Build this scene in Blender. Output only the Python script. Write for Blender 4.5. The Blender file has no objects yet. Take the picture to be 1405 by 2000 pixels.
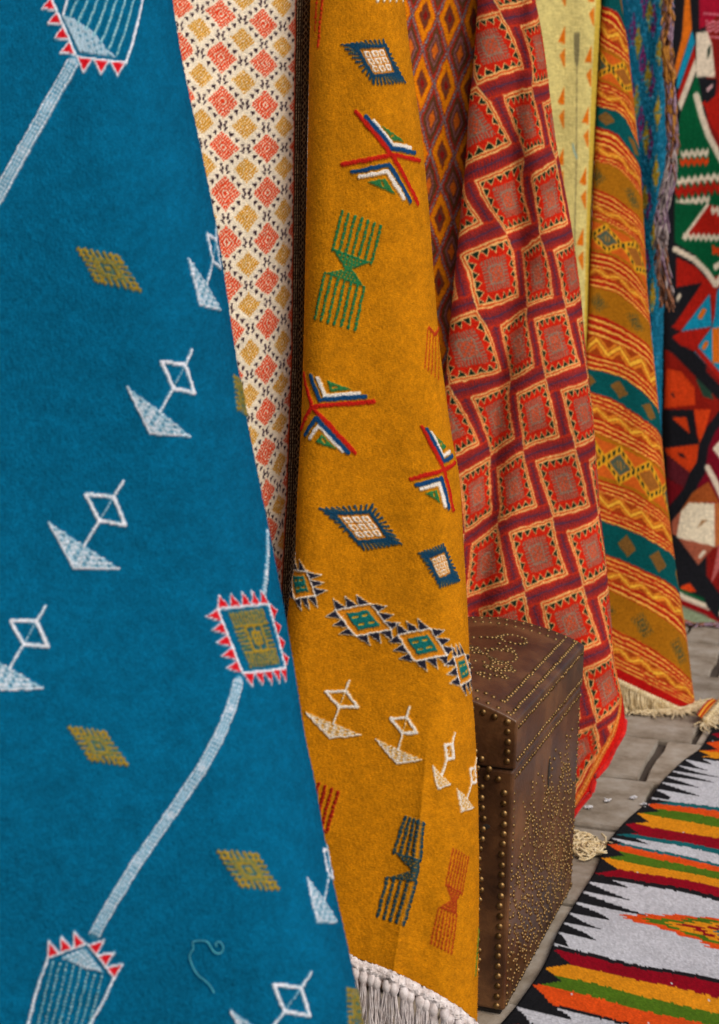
import bpy, bmesh, math, random
import numpy as np
from mathutils import Vector

random.seed(7)
RNG = np.random.default_rng(11)
scene = bpy.context.scene
C = scene.collection

# ------------------------------------------------------------------ camera
CAM = np.array([0.0, 0.0, 1.48])
YAW, PITCH = math.radians(20.5), math.radians(9.0)
LENS = 50.0
cd = bpy.data.cameras.new('camera')
cd.sensor_fit = 'VERTICAL'
cd.sensor_height = 36.0
cd.sensor_width = 36.0
cd.lens = LENS
cd.clip_start = 0.05
cd.clip_end = 500
cd.dof.use_dof = True
cd.dof.focus_distance = 2.75
cd.dof.aperture_fstop = 5.0
cam = bpy.data.objects.new('camera', cd)
C.objects.link(cam)
cam.location = CAM
cam.rotation_euler = (math.pi / 2 - PITCH, 0, YAW)
scene.camera = cam

# ------------------------------------------------------------------ sky, sun, exposure
SUN_EL, SUN_AZ = math.radians(48), math.radians(120)      # azimuth clockwise from +Y (the street side)
w = bpy.data.worlds.new('World')
scene.world = w
w.use_nodes = True
nt = w.node_tree
bg = nt.nodes['Background']
sky = nt.nodes.new('ShaderNodeTexSky')
sky.sky_type = 'NISHITA'
sky.sun_disc = False
sky.sun_elevation = SUN_EL
sky.sun_rotation = SUN_AZ
sky.dust_density = 3.0
sky.air_density = 1.0
sky.ozone_density = 1.0
nt.links.new(sky.outputs[0], bg.inputs[0])
bg.inputs[1].default_value = 0.105
sd = bpy.data.lights.new('sun', 'SUN')
sd.energy = 1.5
sd.angle = math.radians(28)
sd.color = (1.0, 0.93, 0.84)
sun = bpy.data.objects.new('sun', sd)
C.objects.link(sun)
sdir = Vector((math.sin(SUN_AZ) * math.cos(SUN_EL), math.cos(SUN_AZ) * math.cos(SUN_EL), math.sin(SUN_EL)))
sun.rotation_euler = (-sdir).to_track_quat('-Z', 'Y').to_euler()
sun.location = (3, 0, 6)
scene.view_settings.view_transform = 'Standard'
scene.view_settings.look = 'None'
scene.view_settings.exposure = 0.34
scene.view_settings.gamma = 1.0
scene.view_settings.use_curve_mapping = False

# ------------------------------------------------------------------ helpers
F = 2000 * LENS / 36.0
FWD = np.array([-math.sin(YAW) * math.cos(PITCH), math.cos(YAW) * math.cos(PITCH), -math.sin(PITCH)])
RGT = np.array([math.cos(YAW), math.sin(YAW), 0.0])
UPV = np.cross(RGT, FWD)
HF = np.array([-math.sin(YAW), math.cos(YAW), 0.0])       # horizontal forward


def at(px, py, d):
    """world point seen at photo position (px, py) at distance d along the view axis"""
    px, py, d = np.broadcast_arrays(np.asarray(px, float), np.asarray(py, float), np.asarray(d, float))
    dirv = FWD + ((px - 702.5) / F)[..., None] * RGT + (-(py - 1000.0) / F)[..., None] * UPV
    return CAM + d[..., None] * dirv


def on_floor(px, py, z=0.0):
    dirv = FWD + (px - 702.5) / F * RGT - (py - 1000.0) / F * UPV
    return CAM + dirv * ((z - CAM[2]) / dirv[2])


def s2l(c):
    c = np.asarray(c, float)
    return np.where(c <= 0.04045, c / 12.92, ((c + 0.055) / 1.055) ** 2.4)


def lin(r, g, b):
    return tuple(s2l(np.array([r, g, b]) / 255.0))


def tag(o, label=None, cat=None, group=None, kind=None):
    if label: o['label'] = label
    if cat: o['category'] = cat
    if group: o['group'] = group
    if kind: o['kind'] = kind
    return o


def empty(name, loc):
    o = bpy.data.objects.new(name, None)
    o.empty_display_size = 0.1
    C.objects.link(o)
    o.location = loc
    return o


def link(name, me, mat=None, parent=None, loc=None):
    o = bpy.data.objects.new(name, me)
    C.objects.link(o)
    if mat is not None and len(me.materials) == 0:
        me.materials.append(mat)
    if parent is not None:
        o.parent = parent
        if loc is None:
            o.location = -Vector(parent.location)          # meshes are written in world coordinates
    if loc is not None:
        o.location = Vector(loc) - (Vector(parent.location) if parent else Vector((0, 0, 0)))
    return o


def mesh_np(name, verts, faces, smooth=True):
    verts = np.asarray(verts, np.float32)
    faces = np.asarray(faces, np.int32)
    k = faces.shape[1]
    me = bpy.data.meshes.new(name)
    me.vertices.add(len(verts))
    me.vertices.foreach_set('co', verts.ravel())
    me.loops.add(faces.size)
    me.loops.foreach_set('vertex_index', faces.ravel())
    me.polygons.add(len(faces))
    me.polygons.foreach_set('loop_start', np.arange(0, faces.size, k, dtype=np.int32))
    me.polygons.foreach_set('use_smooth', np.full(len(faces), smooth))
    me.update(calc_edges=True)
    return me


def grid_faces(nv, nu, flip=False):
    i = np.arange(nv * nu).reshape(nv, nu)
    a, b, c, d = i[:-1, :-1].ravel(), i[1:, :-1].ravel(), i[1:, 1:].ravel(), i[:-1, 1:].ravel()
    f = np.stack([a, b, c, d], 1)
    return f[:, ::-1] if flip else f


def tube(path, rad, sides=5):
    """verts, quads of a tube along a path"""
    P = np.asarray(path, float)
    n = len(P)
    rad = np.broadcast_to(np.asarray(rad, float), (n,))
    T = np.gradient(P, axis=0)
    T /= np.linalg.norm(T, axis=1)[:, None] + 1e-9
    ref = np.array([0.31, 0.52, 0.79])
    A = np.cross(T, ref); A /= np.linalg.norm(A, axis=1)[:, None] + 1e-9
    B = np.cross(T, A)
    an = np.arange(sides) * 2 * math.pi / sides
    V = P[:, None, :] + rad[:, None, None] * (np.cos(an)[None, :, None] * A[:, None, :] + np.sin(an)[None, :, None] * B[:, None, :])
    idx = np.arange(n * sides).reshape(n, sides)
    nx = np.roll(idx, -1, 1)
    Q = np.stack([idx[:-1], nx[:-1], nx[1:], idx[1:]], -1).reshape(-1, 4)
    return V.reshape(-1, 3), Q


def join(parts):
    vs, fs, o = [], [], 0
    for v, f in parts:
        vs.append(v); fs.append(f + o); o += len(v)
    return np.concatenate(vs), np.concatenate(fs)


def vnoise(shape_y, shape_x, cell, rng=RNG):
    """smooth value noise in -1..1 on a grid"""
    gy, gx = int(shape_y / cell) + 3, int(shape_x / cell) + 3
    g = rng.uniform(-1, 1, (gy, gx))
    y = np.arange(shape_y) / cell; x = np.arange(shape_x) / cell
    y0 = y.astype(int); x0 = x.astype(int)
    fy = y - y0; fx = x - x0
    fy = (fy * fy * (3 - 2 * fy))[:, None]; fx = (fx * fx * (3 - 2 * fx))[None, :]
    a = g[np.ix_(y0, x0)]; b = g[np.ix_(y0, x0 + 1)]; c = g[np.ix_(y0 + 1, x0)]; d = g[np.ix_(y0 + 1, x0 + 1)]
    return (a * (1 - fx) + b * fx) * (1 - fy) + (c * (1 - fx) + d * fx) * fy


# ------------------------------------------------------------------ materials
def new_mat(name):
    m = bpy.data.materials.new(name)
    m.use_nodes = True
    t = m.node_tree
    return m, t, t.nodes['Principled BSDF'], t.nodes.new, t.links.new


def wool_material(name, rot=0.0, fine=30.0, aniso=2.2, bump=0.35, mottle=0.35, rough=0.95, sheen=0.0, rib=0.0):
    """woven colour kept per knot in the attribute 'weave'; yarn grain, heathering and relief from noise"""
    m, t, b, N, L = new_mat(name)
    col = N('ShaderNodeAttribute'); col.attribute_name = 'weave'
    co = N('ShaderNodeAttribute'); co.attribute_name = 'rug_co'
    mp = N('ShaderNodeMapping'); mp.inputs['Rotation'].default_value = (0, 0, rot)
    mp.inputs['Scale'].default_value = (fine / aniso, fine, fine)
    L(co.outputs['Vector'], mp.inputs['Vector'])
    n1 = N('ShaderNodeTexNoise'); n1.inputs['Scale'].default_value = 1.0; n1.inputs['Detail'].default_value = 3.0
    n1.inputs['Roughness'].default_value = 0.65
    L(mp.outputs[0], n1.inputs['Vector'])
    n2 = N('ShaderNodeTexNoise'); n2.inputs['Scale'].default_value = 1.6; n2.inputs['Detail'].default_value = 4.0
    L(co.outputs['Vector'], n2.inputs['Vector'])
    r1 = N('ShaderNodeMapRange'); r1.inputs[1].default_value = 0.3; r1.inputs[2].default_value = 0.7
    r1.inputs[3].default_value = 1 - mottle; r1.inputs[4].default_value = 1 + mottle * 0.7
    L(n1.outputs['Fac'], r1.inputs[0])
    r2 = N('ShaderNodeMapRange'); r2.inputs[1].default_value = 0.3; r2.inputs[2].default_value = 0.7
    r2.inputs[3].default_value = 0.9; r2.inputs[4].default_value = 1.08
    L(n2.outputs['Fac'], r2.inputs[0])
    mul = N('ShaderNodeMath'); mul.operation = 'MULTIPLY'
    L(r1.outputs[0], mul.inputs[0]); L(r2.outputs[0], mul.inputs[1])
    mx = N('ShaderNodeVectorMath'); mx.operation = 'SCALE'
    L(col.outputs['Color'], mx.inputs[0]); L(mul.outputs[0], mx.inputs['Scale'])
    L(mx.outputs[0], b.inputs['Base Color'])
    b.inputs['Roughness'].default_value = rough
    b.inputs['Specular IOR Level'].default_value = 0.06
    b.inputs['Sheen Weight'].default_value = sheen
    b.inputs['Sheen Roughness'].default_value = 0.5
    bp = N('ShaderNodeBump'); bp.inputs['Strength'].default_value = bump; bp.inputs['Distance'].default_value = 0.006
    h = n1.outputs['Fac']
    if rib > 0:
        wv = N('ShaderNodeTexWave'); wv.bands_direction = 'Y'; wv.inputs['Scale'].default_value = 0.35
        wv.inputs['Distortion'].default_value = 2.0; wv.inputs['Detail'].default_value = 1.0
        L(mp.outputs[0], wv.inputs['Vector'])
        ad = N('ShaderNodeMath'); ad.operation = 'MULTIPLY_ADD'; ad.inputs[1].default_value = rib
        L(wv.outputs['Fac'], ad.inputs[0]); L(n1.outputs['Fac'], ad.inputs[2])
        h = ad.outputs[0]
    L(h, bp.inputs['Height'])
    L(bp.outputs[0], b.inputs['Normal'])
    return m


def yarn_material(name, c1, c2, scale=60):
    m, t, b, N, L = new_mat(name)
    tc = N('ShaderNodeTexCoord')
    n = N('ShaderNodeTexNoise'); n.inputs['Scale'].default_value = scale; n.inputs['Detail'].default_value = 3
    L(tc.outputs['Object'], n.inputs['Vector'])
    cr = N('ShaderNodeValToRGB')
    cr.color_ramp.elements[0].position = 0.35; cr.color_ramp.elements[0].color = (*c1, 1)
    cr.color_ramp.elements[1].position = 0.65; cr.color_ramp.elements[1].color = (*c2, 1)
    L(n.outputs['Fac'], cr.inputs[0]); L(cr.outputs[0], b.inputs['Base Color'])
    b.inputs['Roughness'].default_value = 0.95
    b.inputs['Specular IOR Level'].default_value = 0.15
    b.inputs['Sheen Weight'].default_value = 0.2
    bp = N('ShaderNodeBump'); bp.inputs['Strength'].default_value = 0.4; bp.inputs['Distance'].default_value = 0.003
    n3 = N('ShaderNodeTexNoise'); n3.inputs['Scale'].default_value = scale * 6
    L(tc.outputs['Object'], n3.inputs['Vector']); L(n3.outputs['Fac'], bp.inputs['Height']); L(bp.outputs[0], b.inputs['Normal'])
    return m


def rock_material(name, ca, cb, cc, scale):
    m, t, b, N, L = new_mat(name)
    geo = N('ShaderNodeNewGeometry'); oi = N('ShaderNodeObjectInfo')
    n = N('ShaderNodeTexNoise'); n.inputs['Scale'].default_value = scale; n.inputs['Detail'].default_value = 8; n.inputs['Roughness'].default_value = 0.65
    L(geo.outputs['Position'], n.inputs['Vector'])
    cr = N('ShaderNodeValToRGB'); e = cr.color_ramp.elements
    e[0].position = 0.32; e[0].color = (*ca, 1); e[1].position = 0.7; e[1].color = (*cc, 1)
    k = e.new(0.5); k.color = (*cb, 1)
    L(n.outputs['Fac'], cr.inputs[0])
    r = N('ShaderNodeMapRange'); r.inputs[3].default_value = 0.86; r.inputs[4].default_value = 1.16
    L(oi.outputs['Random'], r.inputs[0])
    mx = N('ShaderNodeVectorMath'); mx.operation = 'SCALE'
    L(cr.outputs[0], mx.inputs[0]); L(r.outputs[0], mx.inputs['Scale']); L(mx.outputs[0], b.inputs['Base Color'])
    b.inputs['Roughness'].default_value = 0.85
    n2 = N('ShaderNodeTexNoise'); n2.inputs['Scale'].default_value = scale * 6; n2.inputs['Detail'].default_value = 6
    L(geo.outputs['Position'], n2.inputs['Vector'])
    bp = N('ShaderNodeBump'); bp.inputs['Strength'].default_value = 0.5; bp.inputs['Distance'].default_value = 0.006
    L(n2.outputs['Fac'], bp.inputs['Height']); L(bp.outputs[0], b.inputs['Normal'])
    return m


M_STONE = rock_material('paving_stone', lin(112, 98, 80), lin(142, 130, 114), lin(164, 156, 144), 9.0)
M_EARTH = rock_material('joint_earth', lin(44, 35, 27), lin(60, 50, 40), lin(74, 63, 52), 9.0)
M_PLASTER = rock_material('plaster', lin(170, 160, 145), lin(190, 180, 165), lin(205, 197, 185), 3.0)

# ------------------------------------------------------------------ ground, paving, wall
gm = mesh_np('ground', [(-60, -40, -0.02), (60, -40, -0.02), (60, 120, -0.02), (-60, 120, -0.02)], [(0, 1, 2, 3)], False)
ground = tag(link('ground', gm, M_EARTH), kind='structure')


def slab_mesh(lx, ly, seed):
    rr = random.Random(seed)
    bm = bmesh.new()
    pts = []
    n = 4
    for (sx, sy) in ((-1, -1), (1, -1), (1, 1), (-1, 1)):
        pts.append((sx * lx / 2 + rr.uniform(-.012, .012), sy * ly / 2 + rr.uniform(-.012, .012)))
    out = []
    for k in range(4):
        a, b = pts[k], pts[(k + 1) % 4]
        for j in range(n):
            f = j / n
            jit = 0.006 if 0 < j else 0.0
            out.append((a[0] + (b[0] - a[0]) * f + rr.uniform(-jit, jit), a[1] + (b[1] - a[1]) * f + rr.uniform(-jit, jit)))
    bot = [bm.verts.new((x, y, -0.05)) for x, y in out]
    mid = [bm.verts.new((x, y, -0.008)) for x, y in out]
    top = [bm.verts.new((x * 0.98, y * 0.98, rr.uniform(-.001, .001))) for x, y in out]
    m = len(out)
    for k in range(m):
        bm.faces.new((bot[k], bot[(k + 1) % m], mid[(k + 1) % m], mid[k]))
        bm.faces.new((mid[k], mid[(k + 1) % m], top[(k + 1) % m], top[k]))
    bm.faces.new(top)
    me = bpy.data.meshes.new('paving_stone')
    bm.to_mesh(me); bm.free()
    return me


yy = 2.3
row = 0
while yy < 8.6:
    ly = random.choice((0.34, 0.42, 0.52))
    xx = -1.3 + random.uniform(-.2, 0)
    while xx < 1.5:
        lx = random.choice((0.24, 0.32, 0.40, 0.5))
        o = link('paving_stone', slab_mesh(lx - 0.020, ly - 0.020, row * 100 + int(xx * 37)), M_STONE, ground,
                 (xx + lx / 2, yy + ly / 2, random.uniform(-.006, 0.0)))
        xx += lx
    yy += ly
    row += 1

wm_v = [(-1.62, -1.5, -0.05), (-1.40, -1.5, -0.05), (-1.40, 14, -0.05), (-1.62, 14, -0.05),
        (-1.62, -1.5, 3.2), (-1.40, -1.5, 3.2), (-1.40, 14, 3.2), (-1.62, 14, 3.2)]
wm = mesh_np('wall', wm_v, [(0, 1, 5, 4), (1, 2, 6, 5), (2, 3, 7, 6), (3, 0, 4, 7), (4, 5, 6, 7)], False)
tag(link('wall', wm, M_PLASTER), 'pale plaster wall in deep shade behind the row of hanging rugs', 'wall')


# ------------------------------------------------------------------ woven pattern drawing (rug coordinates)
class Weave:
    def __init__(s, x0, y0, x1, y1, base):
        s.x0, s.y0 = x0, y0
        s.W, s.H = int(x1 - x0), int(y1 - y0)
        s.img = np.empty((s.H, s.W, 3), np.float32)
        s.img[:] = np.array(base) / 255.0

    def box(s, xa, ya, xb, yb):
        a = max(0, int(math.floor(xa - s.x0))); b = min(s.W, int(math.ceil(xb - s.x0)) + 1)
        c = max(0, int(math.floor(ya - s.y0))); d = min(s.H, int(math.ceil(yb - s.y0)) + 1)
        return a, b, c, d

    def blend(s, sl, cov, col):
        c = np.array(col, np.float32) / 255.0
        s.img[sl] += cov[..., None] * (c - s.img[sl])

    def poly(s, pts, col, alpha=1.0):
        P = np.asarray(pts, float)
        a, b, c, d = s.box(P[:, 0].min(), P[:, 1].min(), P[:, 0].max(), P[:, 1].max())
        if a >= b or c >= d: return
        cov = np.zeros((d - c, b - a), np.float32)
        for oy in (.25, .75):
            for ox in (.25, .75):
                X = (np.arange(a, b) + s.x0 + ox - .5)[None, :]; Y = (np.arange(c, d) + s.y0 + oy - .5)[:, None]
                ins = np.zeros((d - c, b - a), bool)
                n = len(P)
                for i in range(n):
                    xi, yi = P[i]; xj, yj = P[i - 1]
                    if yi == yj: continue
                    cond = ((yi > Y) != (yj > Y)) & (X < (xj - xi) * (Y - yi) / (yj - yi) + xi)
                    ins ^= cond
                cov += ins * 0.25
        s.blend((slice(c, d), slice(a, b)), cov * alpha, col)

    def line(s, pts, wd, col, dash=None, alpha=1.0):
        P = np.asarray(pts, float)
        run = 0.0
        for i in range(len(P) - 1):
            p, q = P[i], P[i + 1]
            a, b, c, d = s.box(min(p[0], q[0]) - wd, min(p[1], q[1]) - wd, max(p[0], q[0]) + wd, max(p[1], q[1]) + wd)
            v = q - p; ln = math.hypot(*v)
            if a >= b or c >= d or ln < 1e-6:
                run += ln; continue
            X = (np.arange(a, b) + s.x0)[None, :] - p[0]; Y = (np.arange(c, d) + s.y0)[:, None] - p[1]
            t = np.clip((X * v[0] + Y * v[1]) / ln ** 2, 0, 1)
            dist = np.hypot(X - t * v[0], Y - t * v[1])
            cov = np.clip(wd / 2 + .5 - dist, 0, 1)
            if dash:
                ph = ((run + t * ln) % dash[0]) / dash[0]
                cov = cov * np.where(ph < dash[1], 1.0, dash[2] if len(dash) > 2 else 0.15)
            s.blend((slice(c, d), slice(a, b)), cov * alpha, col)
            run += ln

    def grid(s):
        X, Y = np.meshgrid(np.arange(s.W) + s.x0, np.arange(s.H) + s.y0)
        return X.astype(np.float32), Y.astype(np.float32)

    def paint(s, mask, col, alpha=1.0):
        c = np.array(col, np.float32) / 255.0
        s.img += (mask.astype(np.float32) * alpha)[..., None] * (c - s.img)

    def uneven(s, amp, cell):
        """hand-woven wobble of every outline"""
        X, Y = np.meshgrid(np.arange(s.W), np.arange(s.H))
        x = np.clip(np.rint(X + amp * vnoise(s.H, s.W, cell) + amp * .8 * vnoise(s.H, s.W, cell * 2.5)), 0, s.W - 1).astype(int)
        y = np.clip(np.rint(Y + amp * vnoise(s.H, s.W, cell) + amp * .8 * vnoise(s.H, s.W, cell * 2.5)), 0, s.H - 1).astype(int)
        s.img = s.img[y, x]

    def sample(s, E, Y):
        im = s.img
        im = (im + np.roll(im, 1, 0) + np.roll(im, 1, 1) + np.roll(np.roll(im, 1, 0), 1, 1)) * .25
        x = np.clip(E - s.x0 + .5, 0, s.W - 1.001); y = np.clip(Y - s.y0 + .5, 0, s.H - 1.001)
        x0 = x.astype(int); y0 = y.astype(int); fx = (x - x0)[..., None]; fy = (y - y0)[..., None]
        return (im[y0, x0] * (1 - fx) + im[y0, x0 + 1] * fx) * (1 - fy) + (im[y0 + 1, x0] * (1 - fx) + im[y0 + 1, x0 + 1] * fx) * fy


def tps(src, dst, reg=0.0):
    """thin-plate fit: rug position -> pattern repeat coordinates"""
    S = np.asarray(src, float); D = np.asarray(dst, float)
    mu, sc = S.mean(0), S.std()
    Z = (S - mu) / sc
    n = len(Z)
    def U(r2): return np.where(r2 > 0, r2 * np.log(r2 + 1e-12), 0)
    r2 = ((Z[:, None] - Z[None]) ** 2).sum(-1)
    K = U(r2) + reg * np.eye(n)
    P = np.c_[np.ones(n), Z]
    A = np.block([[K, P], [P.T, np.zeros((3, 3))]])
    co = np.linalg.solve(A, np.r_[D, np.zeros((3, D.shape[1]))])

    def f(X, Y):
        q = (np.c_[X.ravel(), Y.ravel()] - mu) / sc
        out = np.empty((len(q), D.shape[1]))
        for k in range(0, len(q), 20000):
            qq = q[k:k + 20000]
            r = ((qq[:, None] - Z[None]) ** 2).sum(-1)
            out[k:k + 20000] = U(r) @ co[:n] + np.c_[np.ones(len(qq)), qq] @ co[n:]
        return out.reshape(X.shape + (D.shape[1],))
    return f


def tps_on(wv, fit, step=8):
    xs = np.arange(0, wv.W + step, step); ys = np.arange(0, wv.H + step, step)
    X, Y = np.meshgrid(xs + wv.x0, ys + wv.y0)
    G = fit(X.astype(float), Y.astype(float))
    fx = np.arange(wv.W) / step; fy = np.arange(wv.H) / step
    x0 = fx.astype(int); y0 = fy.astype(int)
    ax = (fx - x0)[None, :, None]; ay = (fy - y0)[:, None, None]
    r = (G[np.ix_(y0, x0)] * (1 - ax) + G[np.ix_(y0, x0 + 1)] * ax) * (1 - ay) + (G[np.ix_(y0 + 1, x0)] * (1 - ax) + G[np.ix_(y0 + 1, x0 + 1)] * ax) * ay
    return [r[..., k] for k in range(r.shape[-1])]


def quad_pt(q, a, b):
    """a, b in -1..1 across a quad TL, TR, BR, BL"""
    q = np.asarray(q, float)
    u, v = (a + 1) / 2, (b + 1) / 2
    return q[0] * (1 - u) * (1 - v) + q[1] * u * (1 - v) + q[2] * u * v + q[3] * (1 - u) * v


# ------------------------------------------------------------------ hanging rug shape
def smooth_interp(y, pts, win=70):
    pts = sorted(pts, key=lambda p: p[1])
    xs = np.array([p[0] for p in pts], float); ys = np.array([p[1] for p in pts], float)
    # extend linearly at both ends
    k0 = (xs[1] - xs[0]) / (ys[1] - ys[0]); k1 = (xs[-1] - xs[-2]) / (ys[-1] - ys[-2])
    ys2 = np.r_[ys[0] - 900, ys, ys[-1] + 900]; xs2 = np.r_[xs[0] - 900 * k0 * .6, xs, xs[-1] + 900 * k1 * .3]
    acc = 0
    for o in np.linspace(-win / 2, win / 2, 7):
        acc = acc + np.interp(y + o, ys2, xs2)
    return acc / 7


class Rug:
    """a rug hung from above: a front face between a left and a right fold, rolled round both folds"""
    def __init__(s, xr, rr, xl, rl, depth, top, hem, tilt=0.0, back=0.25, backl=0.05, folds=None, win=70):
        s.xr, s.rr, s.xl, s.rl, s.depth, s.top, s.hem = xr, rr, xl, rl, depth, top, hem
        s.tilt, s.back, s.backl, s.folds, s.win = tilt, back, backl, folds, win

    def fx(s, y): return smooth_interp(np.asarray(y, float), s.xr, s.win)
    def fl(s, y): return smooth_interp(np.asarray(y, float), s.xl, s.win)

    def dep(s, y):
        ys = np.array([p[0] for p in s.depth], float); ds = np.array([p[1] for p in s.depth], float)
        return np.interp(y, ys, ds)

    def unroll(s, px, py):
        """photo position on the front face -> position along the cloth"""
        xr = float(s.fx(py)); xl = float(s.fl(py))
        a = xr - s.rr
        if px > a:
            return a + s.rr * math.asin(min(1.0, (px - a) / s.rr))
        b = xl + s.rl
        if s.rl > 0 and px < b:
            return b - s.rl * math.asin(min(1.0, (b - px) / s.rl))
        return px

    def U(s, pts):
        return [(s.unroll(x, y), y) for x, y in pts]

    def place(s, E, Y):
        """cloth position -> world point (arrays)"""
        xr = s.fx(Y); xl = s.fl(Y); d0 = s.dep(Y)
        k = d0 / F
        ar = xr - s.rr; al = xl + s.rl
        px = np.array(E, float); dd = np.zeros_like(px); bk = np.zeros_like(px); side = np.zeros_like(px)
        m = E > ar
        th = np.clip((E - ar) / s.rr, 0, math.pi / 2)
        px = np.where(m, ar + s.rr * np.sin(th), px)
        dd = np.where(m, s.rr * k * (1 - np.cos(th)), dd)
        over = np.maximum(0, E - ar - s.rr * math.pi / 2) * k
        if s.rl > 0:
            m2 = E < al
            th2 = np.clip((al - E) / s.rl, 0, math.pi / 2)
            px = np.where(m2, al - s.rl * np.sin(th2), px)
            dd = np.where(m2, s.rl * k * (1 - np.cos(th2)), dd)
            overl = np.maximum(0, al - s.rl * math.pi / 2 - E) * k
        else:
            overl = 0 * over
        dd = dd + s.tilt * (px - (xr + xl) / 2) / 100.0
        if s.folds is not None:
            fade = 1 - np.clip(over / 0.1, 0, 1)
            dd = dd + s.folds(E, Y) * fade
        P = at(px, Y, d0 + dd)
        # past the fold the cloth runs back towards the wall
        br = math.radians(32)
        dr = HF * math.cos(br) - RGT * math.sin(br)
        dl = HF * 0.98 + RGT * 0.15
        P = P + over[..., None] * dr + overl[..., None] * dl
        P[..., 2] = np.maximum(P[..., 2], 0.008)
        return P, px

    def hem_y(s, px):
        hx = np.array([p[0] for p in s.hem], float); hy = np.array([p[1] for p in s.hem], float)
        return np.interp(px, hx, hy)

    def sheet(s, nA, nB, nv, left_cols=6):
        v = np.linspace(0, 1, nv)[:, None]
        Y = s.top + v * (max(p[1] for p in s.hem) - s.top) * np.ones((1, nA + nB + left_cols))
        for it in range(4):
            xr = s.fx(Y); xl = s.fl(Y); k = s.dep(Y) / F
            e1 = xr - s.rr + s.rr * math.pi / 2
            e0 = xl + s.rl - s.rl * math.pi / 2
            j = np.arange(nA + nB + left_cols)[None, :]
            fa = np.clip((j - left_cols) / (nA - 1), 0, 1)
            E = e0 + (e1 - e0) * fa
            fb = np.clip((j - left_cols - nA + 1) / nB, 0, 1)
            E = E + fb * s.back / k
            fl = np.clip((left_cols - j) / max(1, left_cols), 0, 1)
            E = E - fl * s.backl / k
            P, px = s.place(E, Y)
            hy = s.hem_y(px)
            Y = s.top + v * (hy - s.top)
        P, px = s.place(E, Y)
        return E, Y, P


def rug_mesh(name, E, Y, P, weave, mat, fuzz=0.0006, relief=None, proud=None):
    nv, nu = E.shape
    col = s2l(np.clip(weave.sample(E, Y), 0, 1))
    # normals for pile relief
    du = np.gradient(P, axis=1); dv = np.gradient(P, axis=0)
    n = np.cross(du, dv); n /= np.linalg.norm(n, axis=-1)[..., None] + 1e-12
    tocam = CAM - P
    flip = np.sign((n * tocam).sum(-1).mean())
    n = n * flip
    h = fuzz * RNG.normal(0, 1, (nv, nu)).clip(-2, 2)
    if proud is not None:                                     # inlaid yarn stands proud of the ground weave
        base, amt = proud
        dif = np.abs(weave.sample(E, Y) - np.array(base) / 255.0).max(-1)
        m = np.clip((dif - .16) / .12, 0, 1)
        h = h + amt * m * (.75 + .5 * RNG.uniform(0, 1, (nv, nu)))
    if relief is not None: h = h + relief
    P = P + n * h[..., None]
    me = mesh_np(name, P.reshape(-1, 3), grid_faces(nv, nu, flip < 0))
    a = me.color_attributes.new('weave', 'FLOAT_COLOR', 'POINT')
    c4 = np.ones((nv * nu, 4), np.float32); c4[:, :3] = col.reshape(-1, 3)
    a.data.foreach_set('color', c4.ravel())
    r = me.attributes.new('rug_co', 'FLOAT_VECTOR', 'POINT')
    rc = np.zeros((nv * nu, 3), np.float32); rc[:, 0] = E.ravel() / 100; rc[:, 1] = Y.ravel() / 100
    r.data.foreach_set('vector', rc.ravel())
    me.materials.append(mat)
    return me


def wool_fuzz(E, Y, P, weave, mat, n, length, width, rng, cols=None):
    """loose fibre ends standing off the cloth"""
    nv, nu = E.shape
    j = rng.integers(0, nu if cols is None else cols, n); i = rng.integers(1, nv - 1, n)
    p = P[i, j]
    du = np.gradient(P, axis=1)[i, j]; dv = np.gradient(P, axis=0)[i, j]
    nn = np.cross(du, dv); nn /= np.linalg.norm(nn, axis=1)[:, None] + 1e-12
    nn *= np.sign((nn * (CAM - p)).sum(1))[:, None]
    d = nn * rng.uniform(.25, 1, (n, 1)) + rng.normal(0, .8, (n, 3)); d /= np.linalg.norm(d, axis=1)[:, None]
    d2 = d + rng.normal(0, .6, (n, 3)); d2 /= np.linalg.norm(d2, axis=1)[:, None]
    ln = length * rng.uniform(.4, 1.2, (n, 1))
    sd_ = np.cross(d, rng.normal(0, 1, (n, 3))); sd_ *= width / (np.linalg.norm(sd_, axis=1)[:, None] + 1e-9)
    V = np.stack([p - sd_, p + sd_, p + d * ln * .5 + sd_ * .8, p + d * ln * .5 - sd_ * .8, p + d * ln * .5 + d2 * ln * .5 + sd_ * .3, p + d * ln * .5 + d2 * ln * .5 - sd_ * .3], 1)
    b0 = np.arange(n)[:, None] * 6
    Fq = np.concatenate([b0 + np.array([0, 1, 2, 3]), b0 + np.array([3, 2, 4, 5])])
    me = mesh_np('wool_fuzz', V.reshape(-1, 3), Fq)
    a = me.color_attributes.new('weave', 'FLOAT_COLOR', 'POINT')
    c = s2l(np.clip(weave.sample(E[i, j], Y[i, j]) * rng.uniform(.9, 1.2, (n, 1)), 0, 1))
    c4 = np.ones((n * 6, 4), np.float32); c4[:, :3] = np.repeat(c, 6, 0)
    a.data.foreach_set('color', c4.ravel())
    me.materials.append(mat)
    return me


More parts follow.
